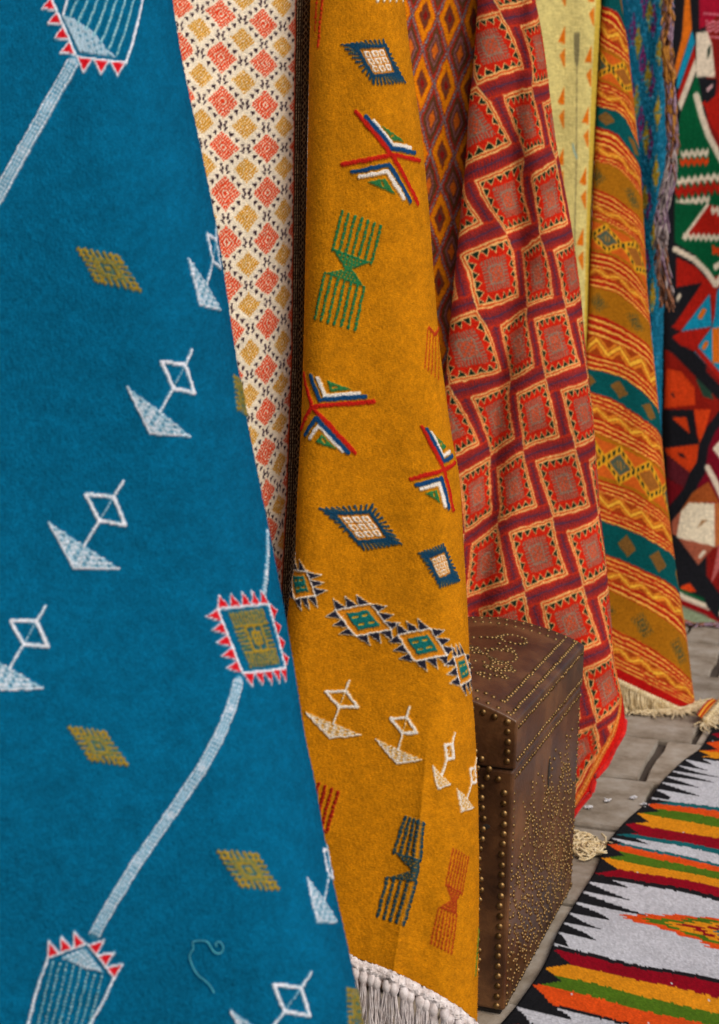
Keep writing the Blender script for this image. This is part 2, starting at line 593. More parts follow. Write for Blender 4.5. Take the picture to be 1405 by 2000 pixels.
# ------------------------------------------------------------------ motifs
def bird(W, R, L, Rt, S1, col, g, wd=5.0, un=True):
    """stem with a lozenge over a latticed triangle"""
    if un:
        L, Rt, S1 = R.U([L, Rt, S1])
    L, Rt, S1 = map(np.array, (L, Rt, S1))
    O = (L + Rt) / 2; A = (Rt - L) / 2; B = S1 - O
    f = lambda a, b: tuple(O + a * A + b * B)
    W.poly([f(-1, 0), f(1, 0), f(.06, -.32)], col, .62)
    n = 9
    for i in range(1, n):
        t = i / n
        p0, p1 = np.array(f(-1 + 2 * t, 0)), None
        W.line([f(-1 + 2 * t, 0), f(-1 + 1.06 * min(1, t * 1.0) * 1, -.32 * t)], wd * .45, col, (7, .7))
    for i in range(1, 5):
        t = i / 5
        W.line([f(-1 + 1.06 * t, -.32 * t), f(1 - .94 * t, -.32 * t)], wd * .5, col, (8, .65))
    for i in range(7):                                        # ground showing in the lattice
        for j in range(3):
            t = (i + .7) / 7.6
            b = -.05 - j * .075
            a = -1 + 2 * t
            if -1 - b * 3.3 < a < 1 + b * 2.94:
                W.line([f(a - .03, b), f(a + .03, b)], wd * .75, g, alpha=.75)
    W.line([f(-1, 0), f(.06, -.32), f(1, 0)], wd * .7, col)
    W.line([f(0, 0), f(0, .4)], wd, col, (7, .75, .6))
    W.line([f(0, .75), f(0, 1)], wd, col, (7, .75, .6))
    W.line([f(0, .4), f(0, .75)], wd * .55, col, (7, .75, .3), .8)
    W.line([f(-.6, .58), f(0, .755), f(.58, .53), f(0, .385), f(-.6, .58)], wd * 1.25, col)


def toothed_quad(W, quad, nt, th, tooth, edge, wd=4):
    q = np.asarray(quad, float)
    cen = q.mean(0)
    for k in range(4):
        a, b = q[k], q[(k + 1) % 4]
        ed = (b - a) / nt[k]
        out = (a + b) / 2 - cen
        out = out / np.linalg.norm(out) * th
        for i in range(nt[k]):
            p = a + ed * i; r = a + ed * (i + 1); t = (p + r) / 2 + out
            W.poly([p - ed * .04, r + ed * .04, t + out * .1], tooth)
            W.line([p, t + out * .05, r], wd * .42, edge)
    W.line(list(q) + [q[0]], wd, edge)


def hatch_diamond(W, quad, col, g):
    """small comb-edged lozenge"""
    P = lambda a, b: quad_pt(quad, a, b)
    W.poly([P(-.62, -.62), P(.62, -.62), P(.62, .62), P(-.62, .62)], col, .9)
    n = 7
    for i in range(n):
        t = -.9 + 1.8 * i / (n - 1)
        W.line([P(t, -1), P(t, -.5)], 5, col); W.line([P(t, 1), P(t, .5)], 5, col)
        W.line([P(-1, t), P(-.5, t)], 5, col); W.line([P(1, t), P(.5, t)], 5, col)
    W.line([P(-.5, -.5), P(.5, -.5), P(.5, .5), P(-.5, .5), P(-.5, -.5)], 2.6, g, (6, .6), .7)
    W.line([P(-.22, -.22), P(.22, -.22), P(.22, .22), P(-.22, .22), P(-.22, -.22)], 3.4, g, alpha=.85)


def comb_diamond(W, outer, inner, navy, white, ground):
    o = lambda a, b: quad_pt(outer, a, b)
    n_ = lambda a, b: quad_pt(inner, a, b)
    n = 10
    for i in range(n):
        t = -1 + 2 * i / (n - 1)
        for (pa, pb) in (((t, -1), (t * .92, -1)), ((t, 1), (t * .92, 1)), ((-1, t), (-1, t * .92)), ((1, t), (1, t * .92))):
            W.line([o(*pa), n_(*pb)], 4.2, navy)
    W.poly([n_(-1, -1), n_(1, -1), n_(1, 1), n_(-1, 1)], ground)
    W.line([n_(-1.1, -1.1), n_(1.1, -1.1), n_(1.1, 1.1), n_(-1.1, 1.1), n_(-1.1, -1.1)], 7, navy)
    for i in (-.58, 0, .58):
        for j in (-.58, 0, .58):
            h = .24
            W.poly([n_(i - h, j - h), n_(i + h, j - h), n_(i + h, j + h), n_(i - h, j + h)], white)
            W.line([n_(i - .02, j - .06), n_(i + .05, j + .08)], 4.0, ground, alpha=.85)


def x_motif(W, Cc, UL, Rr, LF, LR, red, navy, white, green):
    Cc = np.array(Cc, float)
    for (A, B) in ((UL, Rr), (LF, LR)):
        a = np.array(A) - Cc; b = np.array(B) - Cc
        def chev(o_, l, wd, col):
            ap = Cc + o_ * (a + b)
            W.line([ap + l * a, ap, ap + l * b], wd, col)
        ap = Cc + .40 * (a + b)
        W.poly([ap + .36 * a, ap, ap + .34 * b], green, .85)
        W.line([ap + .1 * (a + b) * .6 + .05 * a, ap + .12 * a + .12 * b], 4, (190, 130, 30))
        chev(.28, .55, 8, white)
        chev(.17, .74, 9, navy)
        chev(0, 1, 9, red)


def hourglass(W, TL, TR, ML, MR, Wt, NL, NR, BL, BR, n, col, g, wd=4.5):
    TL, TR, ML, MR, Wt, NL, NR, BL, BR = [np.array(p, float) for p in (TL, TR, ML, MR, Wt, NL, NR, BL, BR)]
    for i in range(n):
        t = i / (n - 1)
        W.line([TL + (TR - TL) * t, ML + (MR - ML) * t + np.array([0, 4])], wd, col, (9, .8, .35))
        W.line([BL + (BR - BL) * t, NL + (NR - NL) * t], wd, col, (9, .8, .35))
    W.poly([ML, Wt + np.array([-7, 0]), Wt + np.array([7, 0]), MR], col, .9)
    W.poly([NL, Wt + np.array([-7, 0]), Wt + np.array([7, 0]), NR], col, .9)
    for (A, B) in ((ML, MR), (NL, NR)):
        for r in (.25, .5, .75):
            p = A + (Wt - A) * r; q = B + (Wt - B) * r
            W.line([p + (q - p) * .1, p + (q - p) * .9], 2.6, g, (7, .5, 0), .85)


# ------------------------------------------------------------------ 1. blue rug
R1 = Rug(xr=[(336, 0), (356, 125), (388, 270), (409, 374), (427, 463), (456, 665), (478, 799), (508, 949), (534, 1077), (559, 1214),
             (581, 1345), (595, 1438), (615, 1525), (632, 1628), (651, 1725), (668, 1800), (684, 1870), (700, 1950), (712, 2040), (722, 2120)],
         rr=210, xl=[(-260, 0), (-260, 2000)], rl=0, depth=[(-300, 1.93), (2300, 1.66)], top=-340,
         hem=[(-400, 2330), (900, 2330)], tilt=0.006, back=0.30, backl=0.0,
         folds=lambda E, Y: 0.016 * np.sin((E * .8 + Y * .35) / 120.0 + 1.0) + 0.010 * np.sin((E * 0.3 - Y * .5) / 95.0))
BLUE = (2, 93, 128)
W1 = Weave(-300, -360, 1400, 2360, BLUE)
WHT = (226, 226, 232); RED = (205, 22, 34); OCH = (160, 128, 36)
_g = vnoise(W1.H, W1.W, 5)
W1.img *= (1 + .05 * _g + .06 * vnoise(W1.H, W1.W, 9) + .03 * vnoise(W1.H, W1.W, 34))[..., None]
for (L_, R_, S_) in (((250, 757), (372, 852), (375, 684)), ((96, 1021), (233, 1111), (241, 940)), ((-45, 1268), (85, 1344), (89, 1184)),
                     ((452, 1974), (585, 2068), (607, 1900))):
    bird(W1, R1, L_, R_, S_, WHT, BLUE, 5.6)
e_ = lambda x, y: R1.unroll(x, y)
bird(W1, R1, (e_(368, 505), 505), (e_(430, 606), 606), (e_(418, 455) + 22, 440), WHT, BLUE, 5.4, un=False)
bird(W1, R1, (e_(600, 1715), 1715), (e_(657, 1800), 1800), (e_(638, 1640) + 20, 1632), WHT, BLUE, 5.4, un=False)
for q in ([(150, 484), (232, 499), (278, 570), (188, 550)], [(133, 1419), (205, 1428), (252, 1496), (176, 1484)],
          [(423, 1661), (503, 1668), (547, 1739), (470, 1732)], [(455, 733), (476, 748), (500, 815), (462, 800)],
          [(676, 1930), (720, 1935), (760, 2010), (680, 2000)], [(-140, 300), (-60, 312), (-15, 380), (-95, 372)]):
    hatch_diamond(W1, R1.U(q), OCH, BLUE)
# ladder bands
def ladder(W, pts, wd):
    W.line(pts, wd * .9, (110, 160, 185), (9, .6, .55), .75)
    W.line(pts, wd * .55, WHT, (8, .45, .1), .55)
    P = np.array(pts, float); T = np.gradient(P, axis=0); T /= np.linalg.norm(T, axis=1)[:, None]
    Nn = np.c_[-T[:, 1], T[:, 0]]
    W.line(P + Nn * wd * .42, wd * .15, WHT, (9, .8, .5)); W.line(P - Nn * wd * .42, wd * .15, WHT, (9, .8, .5))
    W.line(P + Nn * wd * .14, wd * .10, WHT, (9, .6, .3), .8); W.line(P - Nn * wd * .14, wd * .10, WHT, (9, .6, .3), .8)
ladder(W1, [(470, 1330), (452, 1385), (428, 1440), (395, 1500), (332, 1592), (270, 1682), (215, 1770), (184, 1826)], 22)
ladder(W1, [(143, 122), (96, 205), (45, 296), (-4, 385), (-90, 520)], 25)
W1.line([(e_(521, 1040), 1040), (e_(522, 1080), 1080), (e_(519, 1120), 1120), (e_(513, 1172), 1172)], 14, WHT, (7, .6, .5), .85)
# toothed square
SQ = R1.U([(425, 1190), (523, 1179), (556, 1304), (473, 1315)])
toothed_quad(W1, SQ, (5, 4, 5, 5), 28, RED, WHT, 5.0)
inn = [quad_pt(SQ, a, b) for a, b in ((-.72, -.86), (.66, -.86), (.72, .84), (-.66, .84))]
W1.poly(inn, (28, 88, 100))
for i in range(13):
    t = -.93 + 1.86 * i / 12
    for (a0, a1) in ((-1, -.5), (.5, 1)):
        W1.line([quad_pt(inn, a0, t), quad_pt(inn, a1, t)], 3.6, OCH) if abs(t) < .6 else None
        W1.line([quad_pt(inn, t, a0), quad_pt(inn, t, a1)], 3.6, OCH)
for h in (.46, .2):
    W1.line([quad_pt(inn, a * h, b * h) for a, b in ((-1, -1), (1, -1), (1, 1), (-1, 1), (-1, -1))], 6, OCH)
W1.line([quad_pt(inn, -.3, 0), quad_pt(inn, .3, 0)], 5, OCH); W1.line([quad_pt(inn, 0, -.4), quad_pt(inn, 0, .4)], 5, OCH)
# lower comb head
def teeth_path(W, pts, n, th, flip=1):
    P = np.array(pts, float); seg = np.r_[0, np.cumsum(np.hypot(*np.diff(P, axis=0).T))]
    at_ = lambda s: np.array([np.interp(s, seg, P[:, 0]), np.interp(s, seg, P[:, 1])])
    st = seg[-1] / n
    for i in range(n):
        a, b = at_(i * st + 1), at_((i + 1) * st - 1)
        t = (b - a) / np.linalg.norm(b - a)
        tip = (a + b) / 2 + flip * np.array([t[1], -t[0]]) * th
        W.poly([a, b, tip], RED); W.line([a, tip, b], 3.2, WHT)
    W.line(pts, 4.5, WHT)
teeth_path(W1, [(93, 1871), (168, 1843)], 3, 30)
teeth_path(W1, [(172, 1845), (198, 1875), (224, 1912)], 3, 30)
W1.line([(95, 1870), (82, 1905), (67, 1951), (56, 1999), (48, 2060)], 5.5, WHT, (8, .8, .6))
W1.line([(223, 1910), (205, 1951), (177, 2000), (150, 2060)], 5.5, WHT, (8, .8, .6))
W1.poly([(120, 1871), (166, 1850), (203, 1899), (170, 1890)], WHT, .55)
for k in range(5):
    W1.line([(124 + 9 * k, 1870 - 4 * k), (170 + 7 * k, 1892 + 1 * k)], 3, WHT, (7, .7)); W1.line([(130 + 13 * k, 1875 + 3 * k), (168 + 6 * k, 1852 + 8 * k)], 2.4, BLUE, alpha=.5)
for k in range(8):
    x = 104 + 13.5 * k; y = 1878 + 3.2 * k + (6 if k > 4 else 0)
    W1.line([(x, y), (x - 12, y + 50), (x - 26, y + 105), (x - 36, y + 175)], 3.4, (170, 205, 205), (7.5, .55, .12))
# upper comb head
teeth_path(W1, [(100, -6), (114, 28), (148, 108)], 4, 26, -1)
teeth_path(W1, [(150, 112), (195, 118), (250, 123)], 3, 28, -1)
W1.line([(250, 124), (274, 64), (297, -4), (318, -90)], 6, WHT, (9, .85, .7))
W1.line([(123, 30), (130, 8), (140, -40)], 5, WHT)
W1.poly([(121, 32), (142, 36), (186, 64), (204, 90), (232, 114), (155, 102)], WHT, .72)
for i in range(6):
    for j in range(4):
        x = 138 + i * 14 + j * 4; y = 50 + i * 9 + j * 12
        if j * 12 < 12 + i * 8 and y < 108: W1.line([(x, y), (x + 2, y + 1)], 4.5, BLUE, alpha=.6)
for k in range(7):
    x = 138 + 15.5 * k; y = 32 + 12.5 * k
    W1.line([(x, y), (x + 16, y - 38), (x + 42, y - 110), (x + 70, y - 220)], 7, (60, 140, 165), alpha=.75)
    W1.line([(x, y), (x + 16, y - 38), (x + 42, y - 110), (x + 70, y - 220)], 3.2, (185, 215, 215), (8, .7, .3), .9)
W1.uneven(.9, 6)
M_BLUE = wool_material('blue_wool', rot=math.radians(-35), fine=30, aniso=1.5, bump=0.45, mottle=0.26, rib=.08)
E, Y, P = R1.sheet(400, 24, 800, 0)
blue = empty('hanging_rug', tuple(at(350, 2300, 1.66)))
link('woven_field', rug_mesh('woven_field', E, Y, P, W1, M_BLUE, .0006, proud=(BLUE, .0022)), None, blue)
fz = link('wool_fuzz', wool_fuzz(E, Y, P, W1, M_BLUE, 22000, .0045, .00018, np.random.default_rng(3)), None, blue); fz['kind'] = 'stuff'
tag(blue, 'deep blue wool rug with white bird motifs and red toothed combs, overlapping the cream rug', 'rug')
del W1

# loose thread caught on the blue rug
def rug_path(R, pts, off=0.004, n=60):
    p = np.array(pts, float)
    t = np.linspace(0, len(p) - 1, n)
    x = np.interp(t, np.arange(len(p)), p[:, 0]); y = np.interp(t, np.arange(len(p)), p[:, 1])
    k = np.array([1, 2, 3, 2, 1.]) / 9
    x = np.convolve(np.pad(x, 2, 'edge'), k, 'valid'); y = np.convolve(np.pad(y, 2, 'edge'), k, 'valid')
    Q, _ = R.place(np.array([R.unroll(a, b) for a, b in zip(x, y)]), y)
    d = CAM - Q
    return Q + d / np.linalg.norm(d, axis=1)[:, None] * off
M_THREAD = yarn_material('teal_thread', lin(40, 130, 150), lin(70, 165, 180), 80)
v, f = tube(rug_path(R1, [(420, 1942), (408, 1920), (385, 1905), (373, 1880), (369, 1865), (380, 1852), (374, 1840), (388, 1837), (406, 1838), (412, 1850),
                          (420, 1862), (432, 1863), (438, 1852), (431, 1838), (420, 1842), (424, 1850)]), 0.0009, 5)
th = mesh_np('loose_thread', v, f); tag(link('loose_thread', th, M_THREAD), 'loose curled teal thread stuck to the blue rug', 'thread')

# ------------------------------------------------------------------ 2. cream rug with orange lozenges
R2 = Rug(xr=[(607, 0), (601, 256), (594, 700), (586, 990), (566, 1190), (560, 1300)], rr=70, xl=[(255, 0), (420, 1400)], rl=0,
         depth=[(-300, 2.72), (1500, 2.66)], top=-340, hem=[(200, 1560), (700, 1560)], tilt=0.02, back=.12, backl=0.0,
         folds=lambda E, Y: 0.006 * np.sin(E / 33.0 + Y / 400.0))
CRM = (240, 226, 200); ORG = (224, 58, 22); YEL = (206, 138, 24); DRK = (52, 34, 44)
W2 = Weave(150, -360, 900, 1600, CRM)
pts = []
def add2(u, v0, lst):
    for k, p in enumerate(lst): pts.append((p, (u, v0 + k)))
add2(0, 0, [(432, 28), (432, 112), (435, 198), (436, 288), (440, 378), (443, 474), (445, 559)])
add2(2, 0, [(516, 46), (517, 124), (519, 205), (523, 290), (524, 377), (524, 469), (525, 551), (526, 630), (522, 721), (521, 807), (519, 885), (521, 967), (529, 1034)])
add2(1, .5, [(474, 77), (477, 159), (479, 248), (481, 331), (482, 423), (484, 517), (486, 596), (488, 689), (486, 773), (489, 853)])
add2(3, .5, [(552, 92), (554, 167), (555, 248), (555, 327), (554, 412), (553, 497), (553, 580), (552, 670), (549, 750), (547, 826), (547, 903), (543, 988)])
add2(-1, .5, [(390, 55), (393, 147), (395, 237), (400, 320)])
fit = tps([(R2.unroll(*p), p[1]) for p, _ in pts], [c for _, c in pts], .02)
u, v = tps_on(W2, fit)
k1 = np.floor((u / 2 + v) + .5); k2 = np.floor((v - u / 2) + .5)      # diagonal cell indices
cu = k1 - k2; cv = (k1 + k2) / 2
du = u - cu; dv = v - cv
a = np.abs(du / 2 + dv); b = np.abs(dv - du / 2)
L1 = 2 * np.maximum(a, b)                                              # 0 centre .. 1 edge
orange = (np.mod(cu, 2) == 0)
t = np.where(a > b, (dv - du / 2), (du / 2 + dv)) + .5
nz = vnoise(W2.H, W2.W, 6) * .06
for flag, colr in ((orange, ORG), (~orange, YEL)):
    sc_ = np.where(orange, .72, .58)
    L = L1 / sc_ + nz
    comb = (np.mod(t * 11, 1) < .66)
    ink = (L < .16) | ((L > .27) & (L < .44)) | ((L > .52) & (L < .62)) | ((L >= .6) & (L < 1) & comb)
    W2.paint(flag & ink, colr, .95)
dash = np.mod(t * 4.0, 1)
W2.paint((L1 > .97 - .30 * (dash - .25)) & (dash > .22) & (dash < .72) & (t > .12) & (t < .88), DRK)
vx = np.hypot((np.abs(du) - 1) * 1.0, dv * 2.0)
W2.paint((vx < .145) & (np.abs(np.abs(du) - 1) > .03), DRK)
X, Yg = W2.grid()
eb = np.interp(Yg, [-360, 0, 700, 1190, 1600], [584, 582, 575, 556, 548])
bb = X - eb
W2.paint((bb > -3) & (bb < 1), (205, 85, 45), .8)
W2.paint(bb > 0, (56, 50, 42))
for lo, hi in ((3, 5), (9, 11.5), (16, 18), (44, 46)):
    W2.paint((bb > lo) & (bb < hi) & (np.mod(Yg, 7) < 5), (226, 210, 160), 1)
zz = np.abs(np.mod(Yg / 26, 1) - .5) * 2
for ph in (zz, 1 - zz):
    W2.paint(np.abs(bb - (22 + ph * 18)) < 2.0, (226, 208, 160), 1)
W2.img *= (1 + .05 * vnoise(W2.H, W2.W, 4))[..., None]
W2.uneven(.7, 5)
M_CREAM = wool_material('cream_wool', fine=28, aniso=1.6, bump=0.35, mottle=0.16)
E, Y, P = R2.sheet(230, 10, 620, 0)
cream = link('hanging_rug', rug_mesh('hanging_rug', E, Y, P, W2, M_CREAM, .0004))
tag(cream, 'cream rug with orange and yellow lozenges and a black border, behind the blue rug', 'rug')
del W2

# ------------------------------------------------------------------ 3. mustard rug
def ridge(E, Y, pts, wd, amp):
    x = np.interp(Y, [p[1] for p in pts], [p[0] for p in pts])
    on = np.clip((Y - pts[0][1]) / 160, 0, 1)
    return amp * on * np.exp(-((E - x) / wd) ** 2)
def step_fold(E, Y, pts, wd, amp):
    x = np.interp(Y, [p[1] for p in pts], [p[0] for p in pts])
    on = np.clip((Y - pts[0][1]) / 250, 0, 1) * np.clip((pts[-1][1] + 80 - Y) / 80, 0, 1)
    s_ = (E - x) / wd
    return amp * on * np.where(s_ < 0, np.exp(s_ * 1.1), np.exp(-s_ * 2.2))
CRE = [(845, 1380), (832, 1480), (822, 1600), (806, 1720), (785, 1800), (770, 1890), (760, 2000)]
R3 = Rug(xr=[(789, 0), (804, 128), (821, 239), (838, 406), (847, 534), (859, 683), (864, 721), (881, 846), (899, 935), (906, 1077), (913, 1184), (919, 1326),
             (927, 1407), (934, 1549), (936, 1691), (935, 1834), (932, 2000)], rr=105,
         xl=[(607, 0), (602, 256), (594, 650), (589, 828), (583, 930), (580, 990), (577, 1113), (562, 1190), (556, 1400), (566, 1700), (576, 2000)], rl=48,
         depth=[(-300, 2.62), (900, 2.55), (2000, 2.42)], top=-340,
         hem=[(500, 1812), (680, 1862), (700, 1872), (760, 1893), (800, 1912), (850, 1938), (900, 1968), (937, 2000)], tilt=-0.008, back=.20, backl=.18,
         folds=lambda E, Y: 0.010 * np.sin(E / 70.0 + Y / 260.0) + 0.006 * np.sin(Y / 120.0 + E / 200.0) + step_fold(E, Y, CRE, 34, -0.020)
         + ridge(E, Y, [(848, 560), (845, 700), (872, 900)], 30, -.008))
MUS = (190, 120, 10)
W3 = Weave(300, -360, 1400, 2060, MUS)
W3.img *= (1 + .07 * vnoise(W3.H, W3.W, 4) + .05 * vnoise(W3.H, W3.W, 12))[..., None]
U3 = R3.U
NAVY = (22, 62, 88); GRN = (22, 112, 72); WH3 = (228, 218, 206); RD3 = (186, 32, 20); BLK = (34, 32, 44); TEAL = (20, 105, 100)
for (o_, i_) in (([(669, 88), (748, 77), (790, 162), (730, 165)], [(701, 97), (751, 92), (770, 142), (729, 147)]),
                 ([(625, 993), (728, 986), (785, 1063), (712, 1074)], [(657, 1006), (721, 1003), (756, 1051), (700, 1056)]),
                 ([(819, 1081), (866, 1063), (897, 1134), (860, 1147)], [(838, 1090), (868, 1078), (880, 1121), (857, 1131)])):
    comb_diamond(W3, U3(o_), U3(i_), NAVY, WH3, (198, 120, 22))
for c5 in ([(765, 303), (696, 219), (819, 314), (669, 322), (816, 399)], [(611, 794), (595, 730), (730, 785), (590, 838), (694, 885)],
           [(867, 918), (824, 834), (888, 904), (803, 936), (885, 997)]):
    x_motif(W3, *U3(c5), RD3, (20, 66, 110), WH3, GRN)
hourglass(W3, *U3([(669, 413), (744, 442), (650, 485), (725, 512), (681, 526), (635, 534), (712, 561), (616, 623), (693, 645)]), 7, GRN, MUS, 5.2)
hourglass(W3, *U3([(793, 1596), (826, 1606), (769, 1663), (820, 1678), (812, 1700), (757, 1715), (812, 1722), (738, 1789), (788, 1806)]), 5, (24, 62, 80), MUS, 6.2)
hourglass(W3, *U3([(886, 1658), (915, 1674), (870, 1725), (902, 1743), (887, 1757), (857, 1773), (892, 1786), (842, 1843), (882, 1864)]), 7, (156, 52, 22), MUS, 3.4)
hourglass(W3, *U3([(610, 1525), (661, 1547), (596, 1600), (638, 1622), (612, 1640), (585, 1655), (620, 1670), (575, 1740), (610, 1760)]), 5, (140, 22, 16), MUS, 6)
W3.line(U3([(633, -30), (622, 92)]), 5, RD3, (9, .8, .3)); W3.line(U3([(622, -40), (616, 60)]), 4, RD3, (9, .7, .3))
for k in range(5):
    W3.line(U3([(836 + 5 * k, 642 + 3 * k), (830 + 6.6 * k, 718 + 6 * k)]), 3.4, (170, 58, 20), (9, .8, .3))
W3.line(U3([(838, 640), (848, 655), (856, 640)]), 7, (170, 50, 20))
for q in ([(566, 1118), (598, 1120), (612, 1160), (578, 1166)], [(663, 1194), (722, 1184), (757, 1227), (697, 1238)],
          [(785, 1243), (838, 1232), (866, 1276), (812, 1287)], [(888, 1287), (906, 1282), (917, 1322), (899, 1334)]):
    q = np.array(U3(q)); q = q.mean(0) + (q - q.mean(0)) * 1.16
    toothed_quad(W3, q, (3, 3, 3, 3), 25, BLK, WH3, 3.2)
    cq = q.mean(0) + (q - q.mean(0)) * .62
    W3.poly(q, (200, 124, 24)); W3.line(list(q) + [q[0]], 2.8, WH3)
    W3.poly(cq, TEAL)
    for a_ in (-.45, .45):
        for b_ in (-.45, .45):
            W3.line([quad_pt(cq, a_ - .2, b_), quad_pt(cq, a_ + .2, b_)], 4.2, (200, 150, 40))
for (L_, R_, S_) in (((597, 1392), (706, 1435), (683, 1329)), ((734, 1444), (823, 1484), (800, 1381)), ((846, 1496), (879, 1531), (888, 1432)), ((893, 1541), (924, 1577), (929, 1480))):
    bird(W3, R3, L_, R_, S_, WH3, MUS, 4.6)
W3.line(U3([(934, 1815), (931, 1860), (928, 1905)]), 5, (70, 110, 40))
for k in range(5): W3.line(U3([(735 + 12 * k, -20), (738 + 12 * k, 2)]), 6, WH3)
W3.uneven(.9, 5)
M_MUST = wool_material('mustard_wool', rot=math.radians(-24), fine=44, aniso=2.2, bump=0.22, mottle=0.24, rib=.10)
E, Y, P = R3.sheet(235, 22, 900, 14)
must = empty('hanging_rug', tuple(at(760, 1930, 2.45)))
link('woven_field', rug_mesh('woven_field', E, Y, P, W3, M_MUST, .0004, proud=(MUS, .0024)), None, must)
fz = link('wool_fuzz', wool_fuzz(E, Y, P, W3, M_MUST, 26000, .0055, .00022, np.random.default_rng(2), 262), None, must); fz['kind'] = 'stuff'
tag(must, 'mustard yellow wool rug with crossed chevrons and white fringe, beside the studded chest', 'rug')
del W3

# white hem band and tassels
M_WHITE = yarn_material('white_cotton', lin(198, 184, 178), lin(232, 222, 218), 90)
def hem_curve(R, pxs, dy=0.0, off=0.004):
    pxs = np.asarray(pxs, float); ys = R.hem_y(pxs) + dy
    e = np.array([R.unroll(a, b) for a, b in zip(pxs, ys)])
    Q, _ = R.place(e, ys)
    d = CAM - Q; d[:, 2] = 0
    return Q + d / np.linalg.norm(d, axis=1)[:, None] * off

pxs = np.linspace(600, 934, 150)
rows = []
nb = 12
for j in range(nb + 1):
    f_ = j / nb
    q = hem_curve(R3, pxs, -2 + 27 * f_, 0.004 + 0.006 * math.sin(math.pi * f_))
    ph = np.arange(150) * 1.05 + (j % 2) * 1.5
    q = q + (0.0018 * np.sin(ph) * (RGT - HF)[:, None]).T + RNG.normal(0, .0008, q.shape)
    rows.append(q)
Vb = np.stack(rows)
me = mesh_np('hem_band', Vb.reshape(-1, 3), grid_faces(nb + 1, 150))
link('hem_band', me, M_WHITE, must)


def tassel(root, length, spread, n, rad, rng, lean=(0, 0, 0), knot=True, curl=0.006, floor=0.004):
    parts = []
    root = np.array(root, float)
    if knot:
        kp = [root + np.array([0, 0, 0.004]), root + np.array([0, 0, -.004]), root + np.array([0, 0, -.012]), root + np.array([0, 0, -.02])]
        parts.append(tube(kp, [spread * .5, spread * .9, spread * .9, spread * .5], 7))
    for i in range(n):
        ln = length * rng.uniform(.75, 1.08)
        a = rng.uniform(0, 2 * math.pi); r0 = spread * .5 * math.sqrt(rng.uniform())
        o = np.array([math.cos(a) * r0, math.sin(a) * r0, -.008])
        fl = np.array([math.cos(a), math.sin(a), 0]) * spread * rng.uniform(.3, 1.3)
        m = 7
        pth = []
        ph, ph2 = rng.uniform(0, 6.3, 2)
        for j in range(m):
            f_ = j / (m - 1)
            p = root + o + fl * f_ + np.array(lean) * f_ * f_ + np.array([math.sin(ph + f_ * 7) * curl * f_, math.cos(ph2 + f_ * 6) * curl * f_, -ln * f_])
            if p[2] < floor:
                ex = floor - p[2]
                p = p + np.array([math.cos(a) * ex * .5, math.sin(a) * ex * .5, 0]); p[2] = floor + rng.uniform(0, .006)
            pth.append(p)
        parts.append(tube(pth, rad * np.array([1, 1, 1, 1, .95, .9, .6]), 4))
    return join(parts)


rng = np.random.default_rng(5)
tp = hem_curve(R3, np.linspace(612, 930, 21), 22, 0.005)
for k, p in enumerate(tp):
    v, f = tassel(p + np.array([rng.uniform(-.004, .004), 0, 0]), rng.uniform(.10, .145), .0098, 30, .0010, rng, (rng.uniform(-.02, .02), rng.uniform(-.02, .01), 0))
    link('tassel', mesh_np('tassel', v, f), M_WHITE, must)

# ------------------------------------------------------------------ 4. rug of long orange lozenges behind the mustard one
R4 = Rug(xr=[(960, 0), (940, 350), (925, 700), (960, 1000)], rr=60, xl=[(770, 0), (815, 900)], rl=0, depth=[(-300, 4.02), (1400, 3.98)], top=-340,
         hem=[(600, 1300), (1100, 1300)], tilt=.01, back=.05, backl=0, folds=lambda E, Y: .008 * np.sin(E / 22 + Y / 300))
W4 = Weave(650, -360, 1200, 1340, (120, 60, 45))
X, Yg = W4.grid()
cx = np.interp(Yg, [-360, 36, 167, 302, 427, 551, 900], [892, 878, 871, 864, 860, 856, 848])
u = (X - cx) / 24.0 + .08 * vnoise(W4.H, W4.W, 40)
v = np.interp(Yg, [-360, 36, 167, 302, 427, 551, 680, 1340], [-3.05, 0, 1, 2, 3, 4, 5, 10.2]) - (X - cx) * .0009
k1 = np.floor((u / 2 + v) + .5); k2 = np.floor((v - u / 2) + .5)
cu = k1 - k2; cv = (k1 + k2) / 2
du = u - cu; dv = v - cv
a = np.abs(du / 2 + dv); b = np.abs(dv - du / 2)
L1 = 2 * np.maximum(a, b); t = np.where(a > b, dv - du / 2, du / 2 + dv) + .5
og = np.mod(cu, 2) == 0
W4.paint(og, (226, 130, 10)); W4.paint(og & (L1 < .46), (140, 52, 24)); W4.paint(og & (L1 < .40), (112, 60, 40)); W4.paint(og & (L1 < .17), (140, 26, 20))
W4.paint(~og, (104, 58, 38)); W4.paint(~og & (L1 < .52), (142, 92, 96)); W4.paint(~og & (L1 < .42), (110, 60, 46)); W4.paint(~og & (L1 < .28), (206, 100, 26))
chk = (np.mod(t * 7, 1) < .5) ^ (np.mod(L1 * 7, 1) < .5)
W4.paint(~og & (L1 > .52) & (L1 < .8) & chk, (80, 66, 34), .7)
W4.paint(~og & (L1 > .76) & (L1 < .86), (182, 34, 22), .9); W4.paint(og & (L1 > .82) & (L1 < .88), (188, 44, 20), .9)
bead = np.mod(t * 11 + np.sign(du) * .3, 1)
W4.paint((L1 >= .905) & (bead < .62), (150, 126, 122)); W4.paint((L1 >= .905) & (bead >= .62), (170, 40, 28))
W4.paint((L1 >= .93) & (bead < .3), (84, 128, 146)); W4.paint((L1 > .86) & (bead > .80) & og, (34, 24, 26))
W4.img *= (1 + .08 * vnoise(W4.H, W4.W, 3))[..., None]
W4.uneven(1.0, 5)
M_W4 = wool_material('patterned_wool', fine=30, aniso=1.5, bump=.5, mottle=.28)
E, Y, P = R4.sheet(150, 6, 520, 0)
